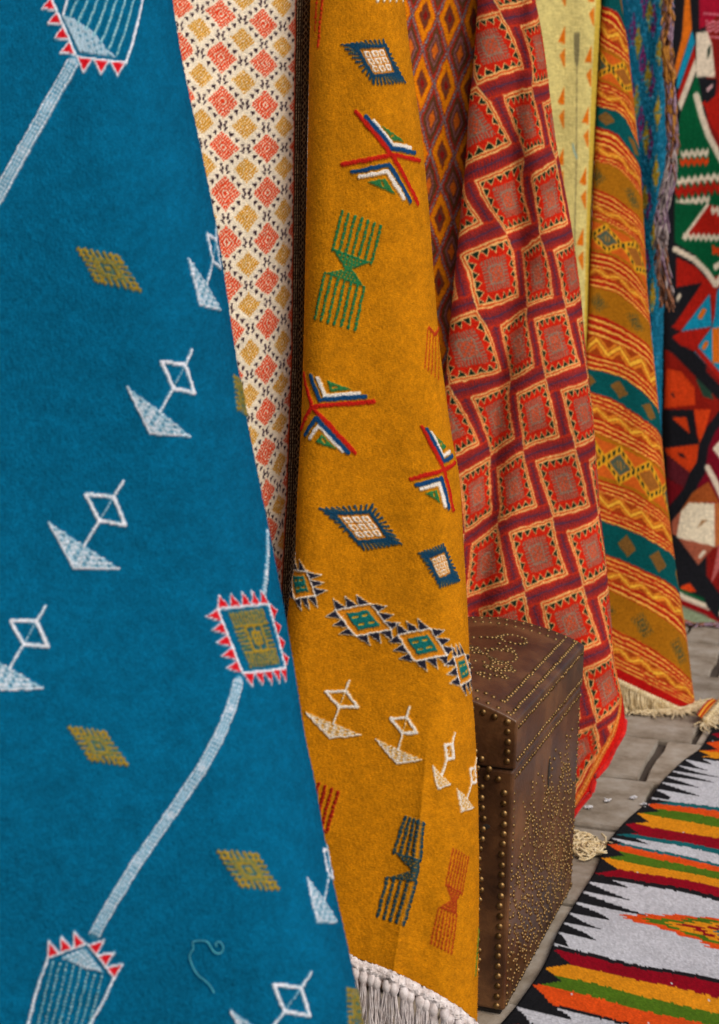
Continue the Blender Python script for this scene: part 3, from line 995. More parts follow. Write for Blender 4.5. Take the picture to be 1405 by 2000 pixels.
o = link('hanging_rug', rug_mesh('hanging_rug', E, Y, P, W4, M_W4, .0006))
tag(o, 'rug of tall orange and brown lozenges hanging between mustard and red rugs', 'rug')
del W4

# ------------------------------------------------------------------ 5. red rug with toothed squares
XR5 = [(1046, 0), (1058, 60), (1068, 130), (1076, 200), (1088, 290), (1104, 370), (1118, 450), (1128, 520), (1137, 600), (1142, 660), (1150, 740), (1158, 800), (1163, 870),
       (1168, 940), (1173, 1010), (1182, 1080), (1189, 1150), (1194, 1210), (1198, 1274), (1206, 1325), (1216, 1360), (1221, 1400), (1222, 1440)]
FOLD5 = [(1018, -300), (1012, 60), (1000, 300), (1010, 420), (1012, 520), (985, 680), (965, 860), (955, 1040), (930, 1200), (915, 1400)]
FOLD5b = [(1120, -300), (1090, 300), (1040, 420), (1030, 560), (1020, 700), (1005, 850), (960, 1000), (930, 1150)]
R5 = Rug(xr=XR5, rr=62, xl=[(938, -60), (931, 43), (927, 108), (916, 215), (910, 322), (902, 387), (896, 469), (888, 538), (880, 630), (872, 722), (850, 900), (830, 1100), (820, 1700)], rl=26, depth=[(-300, 3.90), (1700, 3.82)], top=-340,
         hem=[(700, 1636), (1080, 1632), (1117, 1597), (1131, 1576), (1145, 1560), (1157, 1546), (1162, 1520), (1187, 1492), (1200, 1462), (1218, 1432), (1221, 1408), (1300, 1400)],
         tilt=.0, back=.22, backl=.05, win=40,
         folds=lambda E, Y: ridge(E, Y + 1000, [(x, y + 1000) for x, y in FOLD5], 26, .030) + ridge(E, Y + 1000, [(x + 52, y + 1000) for x, y in FOLD5], 36, -.014)
         + .008 * np.sin(E / 60 + Y / 150) + .006 * np.sin(Y / 70.0 - E / 90) + np.clip((E - 1130) / 100, 0, 1) * np.clip((Y - 1250) / 150, 0, 1) * .014 * np.sin(Y / 21.0))
W5 = Weave(700, -360, 1600, 1700, (150, 40, 40))
wq = .27
nodes = {}
def chain(start, lst):
    for m_, p in enumerate(lst): nodes[p] = (start[0] - m_, start[1] + m_)
chain((3, -3), [(1052, 32), (1040, 170), (1024, 307), (990, 457), (932, 605), (879, 752)])
chain((2.27, -.73), [(1085, 310), (1055, 460), (1029, 600), (998, 744), (959, 890), (907, 1042)])
chain((1.54, 1.54), [(1106, 602), (1066, 740), (1022, 878), (972, 1022), (911, 1169)])
chain((1.81, 2.81), [(1148, 740), (1125, 876), (1079, 1010), (1026, 1155)])
chain((1.08, 5.08), [(1169, 1007), (1139, 1144), (1093, 1292)])
chain((.35, 7.35), [(1194, 1274), (1164, 1414), (1117, 1565)])
chain((1.73, -3.27), [(975, 20), (932, 167)])
# free corners: TL = TR + (-1, 0), BR = TR + (0, 1)
cor = [((1016, 50), (2, -3)), ((1072, 160), (3, -2)), ((981, 185), (1, -2)), ((1065, 287), (2, -1)), ((927, 352), (0, -1)), ((1038, 437), (1, 0)),
       ((898, 497), (-1, 0)), ((1014, 580), (0, 1)), ((980, 725), (-1, 2)), ((1037, 340), (1.27, -.73)), ((1110, 437), (2.27, .27)), ((1018, 487), (.27, .27)),
       ((1081, 582), (1.27, 1.27)), ((977, 635), (-.73, 1.27)), ((1044, 718), (.27, 2.27)), ((920, 775), (-1.73, 2.27)), ((1006, 857), (-.73, 3.27)), ((961, 1004), (-1.73, 4.27)),
       ((1043, 623), (.54, 1.54)), ((1134, 715), (1.54, 2.54)), ((1009, 768), (-.46, 2.54)), ((1094, 855), (.54, 3.54)), ((971, 913), (-1.46, 3.54)), ((1050, 990), (-.46, 4.54)),
       ((921, 1062), (-2.46, 4.54)), ((994, 1138), (-1.46, 5.54)), ((1095, 760), (.81, 2.81)), ((1045, 900), (-.19, 3.81)), ((1153, 990), (.81, 4.81)), ((994, 1040), (-1.19, 4.81)),
       ((1110, 1123), (-.19, 5.81)), ((935, 1190), (-2.19, 5.81)), ((1107, 1038), (.08, 5.08)), ((1055, 1178), (-.92, 6.08)), ((1175, 1256), (.08, 7.08)),
       ((1134, 1307), (-.65, 7.35)), ((1176, 1470), (-.65, 9.35)), ((1000, 283), (.73, -1.27)), ((945, 437), (-.27, -.27)), ((1024, 135), (1.73, -2.27))]
allp = list(nodes.items()) + cor
fit = tps([(R5.unroll(*p), p[1]) for p, _ in allp], [c for _, c in allp], .0008)
pp, qq = tps_on(W5, fit, 6)
pp = pp + .012 * vnoise(W5.H, W5.W, 10); qq = qq + .012 * vnoise(W5.H, W5.W, 10)
done = np.zeros(pp.shape, bool)
CRM5 = (228, 172, 104); OR5 = (196, 72, 24); RD5 = (194, 34, 14); GR5 = (20, 40, 26); GY5 = (136, 116, 98)
sdiag = pp + qq
kk0 = np.floor(sdiag / (1 + 2 * wq))
band_h = np.zeros(pp.shape, bool); band_v = np.zeros(pp.shape, bool)
bx_ = np.zeros(pp.shape); by_ = np.zeros(pp.shape); bc_ = np.zeros(pp.shape)
cellx = np.zeros(pp.shape); celly = np.zeros(pp.shape)
for dk in (-2, -1, 0, 1):
    kk = kk0 + dk
    # cell with top right corner at node k*c2 + m*c1 spans [P-1, P] x [Q, Q+1]
    P0 = kk * (1 + wq) - 1; Q0 = kk * wq
    m0 = np.floor(((qq - Q0) - (pp - P0)) / 2)
    for dm in (-1, 0, 1, 2):
        m_ = m0 + dm
        x = pp - (P0 - m_); y = qq - (Q0 + m_)
        ins = (x >= 0) & (x <= 1) & (y >= 0) & (y <= 1) & ~done
        cellx[ins] = x[ins]; celly[ins] = y[ins]; done |= ins
        bh = (x >= 0) & (x <= 1 + wq) & (y > 1) & (y < 1 + wq)
        band_h |= bh; bx_[bh] = x[bh]; bc_[bh] = (y[bh] - 1) / wq
        bv = (x > 1) & (x < 1 + wq) & (y >= 0) & (y <= 1) & ~band_h
        band_v |= bv; by_[bv] = y[bv]
        bc_[bv] = (x[bv] - 1) / wq
band_h &= ~done; band_v &= ~done & ~band_h
W5.paint(~done, (142, 38, 34))
along = np.where(band_h, bx_, by_)
ht = np.mod(along * 20, 1)
edge_d = np.minimum(bc_, 1 - bc_)
W5.paint(~done & (edge_d < .3), (172, 42, 28), .7)
W5.paint(~done & (ht < .40) & (edge_d > .14), (86, 42, 60), .62)
W5.paint(~done & (np.abs(bc_ - .5) < .05), (56, 54, 84), .65)
W5.paint(~done & (edge_d < .07), (190, 52, 26))
mm = np.minimum(np.minimum(cellx, 1 - cellx), np.minimum(celly, 1 - celly))
hor = np.minimum(celly, 1 - celly) < np.minimum(cellx, 1 - cellx)
tt = np.where(hor, cellx, celly)
W5.paint(done, RD5)
W5.paint(done & (mm < .030), CRM5); W5.paint(done & (mm >= .030) & (mm < .054), OR5); W5.paint(done & (mm >= .054) & (mm < .080), CRM5)
h = (mm - .080) / .125
tri = 1 - np.abs(2 * np.mod(tt * 6.0, 1) - 1)
zone = done & (mm >= .080) & (h < 1.1)
W5.paint(zone & (h < tri * .95), (228, 176, 110)); W5.paint(zone & (h < tri * .95 - .20), GR5)
cen = done & (mm > .235)
hs = np.where(hor, np.mod(cellx * 19, 1), np.mod(celly * 19, 1)) < .5
W5.paint(cen & hs, GY5, .85); W5.paint(cen & ~hs, (176, 64, 44), .6)
W5.paint(done & (mm > .34) & (mm < .375), GY5, .8)
chk = (np.mod(cellx * 10, 1) < .5) ^ (np.mod(celly * 10, 1) < .5)
W5.paint(done & (mm > .375) & chk, (198, 74, 36), .85); W5.paint(done & (mm > .375) & ~chk, (150, 104, 88), .7)
# red binding along the free edge at the bottom
X, Yg = W5.grid()
SEL = [(1196, 1250), (1207, 1290), (1212, 1322), (1214, 1350), (1209, 1397), (1196, 1436), (1176, 1472), (1158, 1505), (1140, 1540), (1122, 1572), (1100, 1610), (1000, 1640)]
SELU = [(R5.unroll(min(x, float(R5.fx(y)) - .5), y), y) for x, y in SEL]
sx = np.interp(Yg, [p[1] for p in SELU], [p[0] for p in SELU], left=5000)
W5.paint((X > sx + 3) & (Yg > 1250), (196, 26, 20))
W5.line(SELU, 11, (206, 120, 40)); W5.line(SELU, 9, (178, 70, 26), (7, .45, 0)); W5.line(SELU, 3, (230, 170, 90), (5, .6, 0))
W5.img *= (1 + .07 * vnoise(W5.H, W5.W, 3) + .07 * vnoise(W5.H, W5.W, 60))[..., None]
W5.uneven(.7, 5)
M_W5 = wool_material('red_patterned_wool', fine=30, aniso=1.5, bump=.45, mottle=.22)
E, Y, P = R5.sheet(330, 22, 900, 6)
red = empty('hanging_rug', tuple(at(1130, 1610, 3.85)))
link('woven_field', rug_mesh('woven_field', E, Y, P, W5, M_W5, .0005), None, red)
fz = link('wool_fuzz', wool_fuzz(E, Y, P, W5, M_W5, 20000, .005, .00025, np.random.default_rng(6), 340), None, red); fz['kind'] = 'stuff'
tag(red, 'red rug of toothed squares in cream outlines, bound edge hanging behind the chest', 'rug')
del W5
M_BIND = yarn_material('red_binding', lin(176, 18, 16), lin(208, 34, 24), 70)
edge = P[-1, 150:350]
v, f = tube(edge[::3], .0075, 8)
link('edge_binding', mesh_np('edge_binding', v, f), M_BIND, red)
M_CTAS = yarn_material('cream_cotton', lin(186, 160, 112), lin(222, 204, 164), 70)
rng = np.random.default_rng(9)
for k, (x, y) in enumerate(((1128, 1648), (1142, 1656), (1156, 1664), (1136, 1668), (1168, 1662), (1150, 1648))):
    g = on_floor(x, y)
    parts = []
    for i in range(16):
        a0 = rng.uniform(0, 6.28); r = rng.uniform(.012, .036); h0 = rng.uniform(.004, .018)
        th_ = np.linspace(0, rng.uniform(2, 5), 9) + a0
        pth = np.c_[g[0] + np.cos(th_) * r + rng.uniform(-.015, .015), g[1] + np.sin(th_) * r * 1.2 + rng.uniform(-.015, .015), .004 + h0 * np.abs(np.sin(th_ * 1.3 + i))]
        parts.append(tube(pth, .0030, 5))
    v, f = join(parts)
    link('tassel', mesh_np('tassel', v, f), M_CTAS, red)

# ------------------------------------------------------------------ 6. pale yellow rug
R6 = Rug(xr=[(1174, 0), (1164, 206), (1155, 450), (1150, 700), (1150, 1000)], rr=22, xl=[(985, 0), (1060, 900)], rl=0, depth=[(-300, 5.15), (1400, 5.05)], top=-340,
         hem=[(900, 1150), (1300, 1150)], tilt=.03, back=.12, backl=0, folds=lambda E, Y: .010 * np.sin(E / 17.0 + Y / 500))
W6 = Weave(900, -360, 1400, 1200, (202, 186, 116))
W6.img *= (1 + .06 * vnoise(W6.H, W6.W, 9))[..., None]
OR6 = (206, 104, 18)
for x0, y0, sl in ((1100, 50, -.012), (1152, 88, -.045)):
    y = y0 - 4 * 119
    while y < 900:
        x = x0 + (y - y0) * sl
        W6.poly([(x + 4, y), (x + 4, y + 36), (x - 10, y + 32)], OR6); W6.poly([(x + 4, y + 44), (x + 4, y + 82), (x + 1, y + 80), (x - 7, y + 58)], OR6, .9)
        y += 119
W6.line([(1127, 128), (1126, 320), (1122, 500)], 2.6, (130, 120, 80), (5, .7, .3)); W6.poly([(1121, 64), (1133, 64), (1131, 118), (1127, 134), (1122, 118)], (112, 104, 72), .9)
W6.line([(1119, 282), (1122, 296), (1127, 308)], 3, (120, 160, 160))
X, Yg = W6.grid()
W6.paint(X > smooth_interp(Yg, R6.xr) - 9, (196, 166, 62))
M_W6 = wool_material('pale_yellow_wool', fine=22, aniso=1.8, bump=.5, mottle=.2)
E, Y, P = R6.sheet(110, 8, 380, 0)
o = link('hanging_rug', rug_mesh('hanging_rug', E, Y, P, W6, M_W6, .0008))
tag(o, 'pale yellow rug with small orange triangles and a thin dark arrow, behind the red rug', 'rug')
del W6

# ------------------------------------------------------------------ 7. striped rug with cream fringe
R7 = Rug(xr=[(1214, 0), (1228, 100), (1238, 200), (1249, 300), (1256, 400), (1264, 560), (1271, 640), (1277, 700), (1285, 780), (1292, 850), (1302, 960), (1311, 1040), (1325, 1140),
             (1335, 1200), (1345, 1270), (1353, 1340), (1361, 1395), (1364, 1430)], rr=46,
         xl=[(1176, 0), (1165, 206), (1156, 450), (1149, 620), (1130, 900), (1130, 1400)], rl=16, depth=[(-300, 5.25), (1400, 5.0)], top=-340,
         hem=[(1100, 1282), (1208, 1328), (1250, 1348), (1290, 1366), (1330, 1384), (1361, 1400), (1400, 1402)], tilt=.02, back=.25, backl=.1, win=40,
         folds=lambda E, Y: .012 * np.sin(E / 40 + Y / 260) + .006 * np.sin(Y / 90))
MU7 = (150, 94, 14)
W7 = Weave(1000, -360, 1700, 1480, MU7)
tp7 = [(1164, 206, 206), (1212, 222, 206), (1236, 262, 206), (1162, 248, 248), (1205, 262, 248), (1243, 312, 248), (1160, 315, 315), (1210, 330, 315), (1247, 374, 315),
       (1174, 13, 13), (1206, 22, 13), (1218, 50, 13), (1154, 490, 490), (1205, 503, 490), (1260, 562, 490), (1152, 558, 560), (1210, 575, 560), (1266, 628, 560),
       (1150, 721, 721), (1215, 737, 721), (1280, 792, 721), (1152, 765, 770), (1210, 787, 770), (1285, 842, 770), (1165, 935, 935), (1230, 957, 935), (1301, 1006, 935),
       (1176, 1017, 1017), (1250, 1045, 1017), (1316, 1088, 1017), (1183, 1083, 1085), (1260, 1115, 1085), (1325, 1156, 1085), (1190, 1152, 1165), (1260, 1185, 1165), (1336, 1242, 1165),
       (1196, 1228, 1228), (1270, 1265, 1228), (1346, 1326, 1228), (1208, 1328, 1325), (1290, 1365, 1325), (1357, 1397, 1325)]
fit = tps([(R7.unroll(min(a, float(R7.fx(b)) - .3), b), b) for a, b, c in tp7], [(c,) for a, b, c in tp7], .003)
vv, = tps_on(W7, fit)
X, Yg = W7.grid()
TE7 = (4, 72, 72); RD7 = (152, 12, 12); YL7 = (206, 142, 46); OR7 = (146, 58, 16)
def stripes(v0, v1, n=3):
    """red, yellow, red ... lines"""
    f_ = (vv - v0) / (v1 - v0)
    ins = (f_ >= 0) & (f_ < 1)
    W7.paint(ins, RD7)
    ph = np.mod(f_ * n, 1)
    W7.paint(ins & (ph > .48) & (ph < .86), YL7); W7.paint(ins & (ph > .60) & (ph < .74), (236, 184, 84))
    W7.paint(ins & (ph < .06), (206, 100, 30))
def zig(v0, v1, per=44):
    f_ = (vv - v0) / (v1 - v0); ins = (f_ >= 0) & (f_ < 1)
    W7.paint(ins, OR7)
    z_ = np.abs(np.mod(X / per, 1) - .5) * 2
    for o_, c_, wd in ((0, (222, 164, 50), .13), (.30, (206, 124, 34), .09), (-.30, (206, 124, 34), .09)):
        W7.paint(ins & (np.abs(f_ - (.15 + .7 * z_) - o_) < wd), c_)
def teal(v0, v1):
    ins = (vv >= v0) & (vv < v1)
    W7.paint(ins, TE7)
    vm = (v0 + v1) / 2; hh = (v1 - v0) * .34
    xm = np.mod(X - 1205 - v0 * .05, 62) - 31
    W7.paint(ins & (np.abs(xm) / 18 + np.abs(vv - vm) / hh < 1), (128, 78, 28), .85)
def plain(v0, v1):
    ins = (vv >= v0) & (vv < v1)
    W7.paint(ins, MU7)
    vm = (v0 + v1) / 2 + 2; hh = (v1 - v0) * .36
    xm = np.mod(X - 1195 - v0 * .02, 74) - 37
    l1 = np.abs(xm) / 22 + np.abs(vv - vm) / hh
    W7.paint(ins & (l1 < 1) & (np.mod(l1 * 3.2, 1) < .62) & ((np.mod(X / 5, 1) < .6) | (l1 < .5)), (60, 66, 44), .9)
def lattice(v0, v1):
    ins = (vv >= v0) & (vv < v1)
    vm = (v0 + v1) / 2; f_ = (vv - vm) / (v1 - v0) * 2
    W7.paint(ins, (186, 84, 24))
    W7.paint(ins & (np.abs(f_) > .82), MU7)
    z_ = np.abs(np.mod((X - 1160 - v0 * .06) / 118, 1) - .5) * 4 - 1
    for sg in (1, -1):
        dd_ = np.abs(f_ - sg * z_ * .75)
        W7.paint(ins & (dd_ < .20), (206, 146, 30))
    diam = np.abs(f_) < np.abs(z_) * .75 - .22
    W7.paint(ins & diam & (z_ > 0), (72, 82, 66)); W7.paint(ins & diam & (z_ < 0), (140, 84, 30))
    W7.paint(ins & (np.abs(f_) < np.abs(z_) * .75 - .48) & (z_ > 0) & (np.mod(X / 6, 1) < .5), (176, 112, 30), .7)
    for sg in (1, -1):
        dd_ = np.abs(f_ - sg * z_ * .75)
        W7.paint(ins & (dd_ < .10) & (np.mod(X / 9.5, 1) < .48), (34, 46, 26))
seq = [(-360, 'p'), (-300, 's'), (-275, 'z'), (-250, 's'), (-225, 'l'), (-150, 's'), (-120, 'z'), (-95, 's'), (-60, 't'), (13, 's'), (36, 'z'), (60, 's'), (80, 'l'), (152, 's'), (170, 'z'), (188, 's'), (206, 't'), (248, 's'), (283, 'z'), (300, 's'),
       (315, 'p'), (370, 's'), (398, 'z'), (413, 's'), (425, 'l'), (490, 's'), (522, 'z'), (539, 's'), (560, 'p'), (615, 's'), (655, 'z'), (690, 's'), (721, 't'), (770, 's'), (796, 'z'),
       (816, 's'), (846, 'l'), (935, 's'), (962, 'z'), (990, 's'), (1017, 't'), (1085, 's'), (1118, 'z'), (1140, 's'), (1165, 'p'), (1228, 's'), (1256, 'z'), (1276, 's'), (1302, 'r'), (1480, 'e')]
for (a0, kd), (a1, _) in zip(seq[:-1], seq[1:]):
    if kd == 's': stripes(a0, a1, 2 if a1 - a0 < 26 else 3)
    elif kd == 'z': zig(a0, a1)
    elif kd == 't': teal(a0, a1)
    elif kd == 'p': plain(a0, a1)
    elif kd == 'l': lattice(a0, a1)
    else: W7.paint(vv >= a0, (162, 16, 14))
W7.img *= (1 + .06 * vnoise(W7.H, W7.W, 3))[..., None]
W7.uneven(1.0, 6)
M_W7 = wool_material('striped_wool', rot=math.radians(-22), fine=26, aniso=2.0, bump=.35, mottle=.2)
E, Y, P = R7.sheet(190, 16, 640, 8)
stripe = empty('hanging_rug', tuple(at(1300, 1390, 5.0)))
link('woven_field', rug_mesh('woven_field', E, Y, P, W7, M_W7, .0005), None, stripe)
tag(stripe, 'rug striped in red, yellow, mustard and teal bands with a cream fringe', 'rug')
del W7
rng = np.random.default_rng(21)
fp = hem_curve(R7, np.linspace(1200, 1361, 32), -1, 0.003)
for k, p in enumerate(fp):
    v, f = tassel(p, rng.uniform(.12, .17), .0105, 13, .0026, rng, (rng.uniform(-.01, .03), rng.uniform(-.02, .01), 0), knot=True, curl=.007)
    link('tassel', mesh_np('tassel', v, f), M_CTAS, stripe)
# the corner lying on the paving: a turned-up flap with its own fringe
cpts = [on_floor(1362, 1396, .035), on_floor(1392, 1364, .03), on_floor(1409, 1372, .02), on_floor(1378, 1408, .012)]
fl = []
for i in range(12):
    for j in range(12):
        a, b = i / 11, j / 11
        q = cpts[0] * (1 - a) * (1 - b) + cpts[1] * a * (1 - b) + cpts[2] * a * b + cpts[3] * (1 - a) * b
        q = q + np.array([0, 0, .012 * math.sin(a * 3.1) * (1 - b)])
        fl.append(q)
fme = mesh_np('turned_corner', fl, grid_faces(12, 12))
ca = fme.color_attributes.new('weave', 'FLOAT_COLOR', 'POINT')
for i in range(12):
    for j in range(12):
        c = lin(*(YL7 if j in (2, 3, 6) else RD7)); ca.data[i * 12 + j].color = (*c, 1)
link('turned_corner', fme, M_W7, stripe)
for k in range(9):
    a = k / 8
    p = cpts[3] * (1 - a) + cpts[2] * a
    v, f = tassel(p + np.array([0, 0, .014]), .15, .014, 13, .0028, rng, (.06 + .05 * a, -.05, 0), knot=True, curl=.008)
    link('tassel', mesh_np('tassel', v, f), M_CTAS, stripe)

# ------------------------------------------------------------------ 8. teal boucle rug with yarn fringe
R8 = Rug(xr=[(1316, 0), (1306, 300), (1296, 600), (1290, 900), (1296, 1000)], rr=30, xl=[(1195, 0), (1230, 900)], rl=0, depth=[(-300, 6.1), (1200, 6.0)], top=-340,
         hem=[(1100, 1020), (1400, 1020)], tilt=.03, back=.1, backl=0, folds=lambda E, Y: .02 * np.sin(E / 14.0 + Y / 600))
W8 = Weave(1100, -360, 1500, 1100, (16, 92, 118))
X, Yg = W8.grid()
n8 = vnoise(W8.H, W8.W, 3); n8b = vnoise(W8.H, W8.W, 5)
xx_ = X + Yg * .028
for c0, col, ph in ((1238, (118, 30, 90), 0), (1259, (124, 28, 88), 60), (1277, (112, 30, 86), 20), (1249, (150, 122, 30), 100), (1270, (150, 124, 30), 30), (1291, (160, 124, 26), 80), (1226, (110, 30, 90), 90)):
    vv8 = np.mod(Yg + ph, 120) - 60
    l1 = np.abs(xx_ - c0) / (7.5) + np.abs(vv8) / 34 + n8 * .3
    W8.paint(l1 < 1, col, .95)
    if col[2] > 60: W8.paint(l1 < .38, (18, 80, 110))
W8.paint(n8b > .45, (40, 130, 165), .7); W8.paint(n8 * n8b > .42, (120, 170, 195), .7)
M_W8 = wool_material('boucle_wool', fine=14, aniso=1.0, bump=.9, mottle=.35)
E, Y, P = R8.sheet(90, 6, 360, 0)
boucle = empty('hanging_rug', tuple(at(1290, 1000, 6.0)))
link('woven_field', rug_mesh('woven_field', E, Y, P, W8, M_W8, .002), None, boucle)
tag(boucle, 'teal boucle rug with purple and ochre lozenges and a long shaggy yarn fringe', 'rug')
del W8
YARN = [yarn_material('ochre_yarn', lin(150, 92, 24), lin(196, 134, 46), 40), yarn_material('mauve_yarn', lin(112, 84, 104), lin(162, 134, 150), 40),
        yarn_material('grey_yarn', lin(118, 104, 104), lin(172, 156, 150), 40), yarn_material('brown_yarn', lin(104, 60, 34), lin(150, 98, 66), 40)]
rng = np.random.default_rng(33)
ftrack = [(1312, -200), (1306, 0), (1303, 100), (1310, 180), (1316, 280), (1308, 350), (1291, 420), (1293, 520), (1303, 595)]
def ftr(y): return np.interp(y, [p[1] for p in ftrack], [p[0] for p in ftrack])
for k in range(46):
    y0 = -190 + k * 16.5
    mi = int(rng.choice([0, 0, 3, 1])) if y0 < 260 else int(rng.choice([1, 2, 2, 3] if y0 > 320 else [0, 1, 3, 2]))
    parts = []
    wdt = 9 if y0 < 300 else 12
    for i in range(14):
        n = 8
        yv = y0 + np.linspace(0, rng.uniform(38, 74), n)
        if yv[-1] > 606: yv = np.linspace(y0, 606 + rng.uniform(-20, 10), n)
        xv = ftr(yv) + rng.uniform(-wdt, wdt) * np.linspace(.6, 1.2, n) + 3 * np.sin(np.linspace(0, rng.uniform(2, 8), n) + rng.uniform(0, 6))
        dv = 5.86 + rng.uniform(-.03, .03) + .01 * np.sin(np.linspace(0, 6, n) + rng.uniform(0, 6))
        parts.append(tube(at(xv, yv, dv), rng.uniform(.0028, .0042), 5))
    v, f = join(parts)
    link('tassel', mesh_np('tassel', v, f), YARN[mi], boucle)

# ------------------------------------------------------------------ 9. pictorial kilim at the end of the row
R9 = Rug(xr=[(1640, 0), (1640, 1300)], rr=60, xl=[(1282, 0), (1292, 700), (1298, 1200)], rl=20, depth=[(-300, 6.6), (1300, 6.25)], top=-340,
         hem=[(1200, 1190), (1290, 1200), (1340, 1216), (1405, 1243), (1700, 1330)], tilt=-.03, back=.1, backl=.1,
         folds=lambda E, Y: .016 * np.sin(E / 36 + Y / 210) + .01 * np.sin(Y / 100 - E / 60))
W9 = Weave(1150, -360, 1800, 1360, (24, 24, 28))
def Z(off, pts): return [(1100 + x / 4.607, off + y / 4.607) for x, y in pts]
CR9 = (206, 190, 166); GN9 = (4, 78, 44); RE9 = (158, 26, 16); OR9 = (202, 100, 20); BL9 = (16, 128, 158); KR9 = (196, 58, 18); BK9 = (24, 24, 28); CM9 = (150, 16, 40)
def p9(off, pts, col): W9.poly(Z(off, pts), col)
W9.poly([(1380, -360), (1800, -360), (1800, 1360), (1380, 1360)], (120, 22, 18))
for k in range(9):
    W9.poly([(1420 + 40 * (k % 2), -300 + 170 * k), (1640, -340 + 170 * k), (1560, -180 + 170 * k)], (GN9, BK9, OR9, BL9)[k % 4])
p9(0, [(1225, -300), (1700, -300), (1700, 130), (1405, 130), (1280, 240), (1225, 260)], CM9)
p9(0, [(1110, -200), (1140, 0), (1160, 260), (1020, 700), (1005, 600), (1070, 330)], OR9)
p9(0, [(1160, 270), (1190, 380), (1040, 800), (1020, 790), (1030, 680)], BL9)
p9(0, [(1188, 390), (1190, 520), (1040, 920), (1025, 860)], RE9)
p9(0, [(1190, 520), (1202, 630), (1060, 1000), (1035, 930)], CR9)
p9(0, [(1205, 650), (1230, 780), (1280, 1130), (1420, 1440), (1500, 1900), (1010, 1950), (1010, 1300), (1060, 1010)], GN9)
p9(0, [(1240, 930), (1290, 900), (1600, 700), (1600, 1320), (1405, 1240), (1330, 1120), (1270, 960)], RE9)
p9(0, [(1200, 290), (1300, 285), (1340, 400), (1370, 690), (1200, 690)], CR9)
p9(0, [(1300, 440), (1330, 395), (1325, 480), (1295, 535)], (30, 50, 40))
p9(0, [(1230, 700), (1385, 710), (1370, 860), (1290, 930), (1240, 800)], BK9)
p9(0, [(1290, 800), (1345, 750), (1350, 780), (1300, 830)], (190, 150, 150))
for k in range(3):
    zz_ = [(1290 + 30 * i, 190 + 40 * k * .6 + (22 if i % 2 else 0) + k * 12) for i in range(10)]
    W9.line(Z(0, zz_), 3, (206, 120, 130))
W9.line(Z(0, [(1270, 125), (1405, 130), (1600, 140)]), 4, (206, 120, 130), (3, .5)); W9.line(Z(0, [(1320, 335), (1405, 340), (1600, 350)]), 4, (206, 120, 130), (3, .5))
def sawband(off, a, b, n, h, col, sgn=1):
    a = np.array(Z(off, [a])[0]); b = np.array(Z(off, [b])[0]); h = h / 4.607
    t = (b - a); nrm = np.array([-t[1], t[0]]) / np.linalg.norm(t)
    up, dn = [], []
    for i in range(2 * n + 1):
        p = a + t * i / (2 * n)
        o_ = h * .35 if i % 2 else -h * .35
        up.append(p + nrm * (o_ - h * .5)); dn.append(p + nrm * (o_ + h * .5))
    W9.poly(up + dn[::-1], col)
W9.line(Z(0, [(1200, 860), (1250, 1050), (1310, 1220), (1405, 1400), (1600, 1750)]), 12, CR9)
sawband(0, (1060, 1390), (1310, 1370), 5, 55, CR9); sawband(0, (1050, 1460), (1310, 1450), 5, 55, KR9)
sawband(0, (1020, 1640), (1420, 1590), 7, 60, CR9); sawband(0, (1010, 1730), (1420, 1680), 7, 90, RE9); sawband(0, (1020, 1830), (1320, 1790), 6, 55, CR9)
p9(400, [(1005, -20), (1290, 0), (1420, 40), (1500, 600), (1350, 650), (1180, 450), (1005, 340)], GN9)
p9(400, [(1300, 0), (1420, 20), (1500, 270), (1290, 275), (1100, 285)], RE9)
W9.line(Z(400, [(1300, 0), (1085, 295)]), 6, CR9); sawband(400, (1080, 285), (1450, 300), 8, 50, CR9); sawband(400, (1330, 40), (1600, 110), 5, 60, CR9)
p9(400, [(1340, 350), (1380, 390), (1420, 380), (1420, 470), (1380, 440), (1345, 450)], KR9); p9(400, [(1350, 540), (1420, 500), (1420, 560), (1365, 595)], CR9)
W9.line(Z(400, [(1010, 400), (1180, 490), (1290, 600), (1375, 720), (1430, 640), (1500, 560)]), 11, CR9)
p9(400, [(1020, 470), (1200, 560), (1375, 770), (1330, 830), (1150, 720), (1020, 750)], RE9)
p9(400, [(1000, 745), (1255, 700), (990, 1080), (970, 1000)], BK9); p9(400, [(1020, 830), (1050, 790), (1065, 820), (1030, 880)], CR9)
p9(400, [(1255, 700), (1380, 760), (1330, 810), (1060, 1140), (970, 1100), (1000, 1080)], RE9)
p9(400, [(1320, 800), (1340, 1095), (1060, 1140)], BL9)
p9(400, [(1390, 770), (1600, 500), (1600, 1100), (1345, 1095), (1360, 900)], BL9); p9(400, [(1335, 790), (1385, 770), (1365, 1000), (1345, 1080)], RE9)
p9(400, [(1060, 1140), (1335, 1100), (1180, 1315), (940, 1210)], RE9)
p9(400, [(1340, 1100), (1600, 1000), (1600, 1700), (1405, 1560), (1180, 1320)], BL9)
p9(400, [(1342, 1110), (1410, 1105), (1415, 1420), (1345, 1425)], OR9)
W9.line(Z(400, [(1268, 950), (1235, 1010)]), 9, OR9); W9.line(Z(400, [(1290, 1245), (1268, 1285)]), 8, OR9)
p9(400, [(910, 1300), (1000, 1340), (1420, 1700), (1700, 1900), (1700, 2100), (900, 2100)], (128, 24, 14))
p9(400, [(930, 1480), (1060, 1500), (1180, 1640), (1190, 1800), (900, 1830)], KR9); p9(400, [(965, 1700), (990, 1690), (1010, 1740), (990, 1730)], BK9)
p9(400, [(1190, 1560), (1300, 1600), (1360, 1760), (1260, 1720)], (34, 60, 46))
W9.line(Z(400, [(1150, 1240), (1405, 1530), (1600, 1720)]), 10, RE9)
W9.line(Z(400, [(930, 1210), (1060, 1340), (1405, 1690), (1700, 1960)]), 22, BK9)
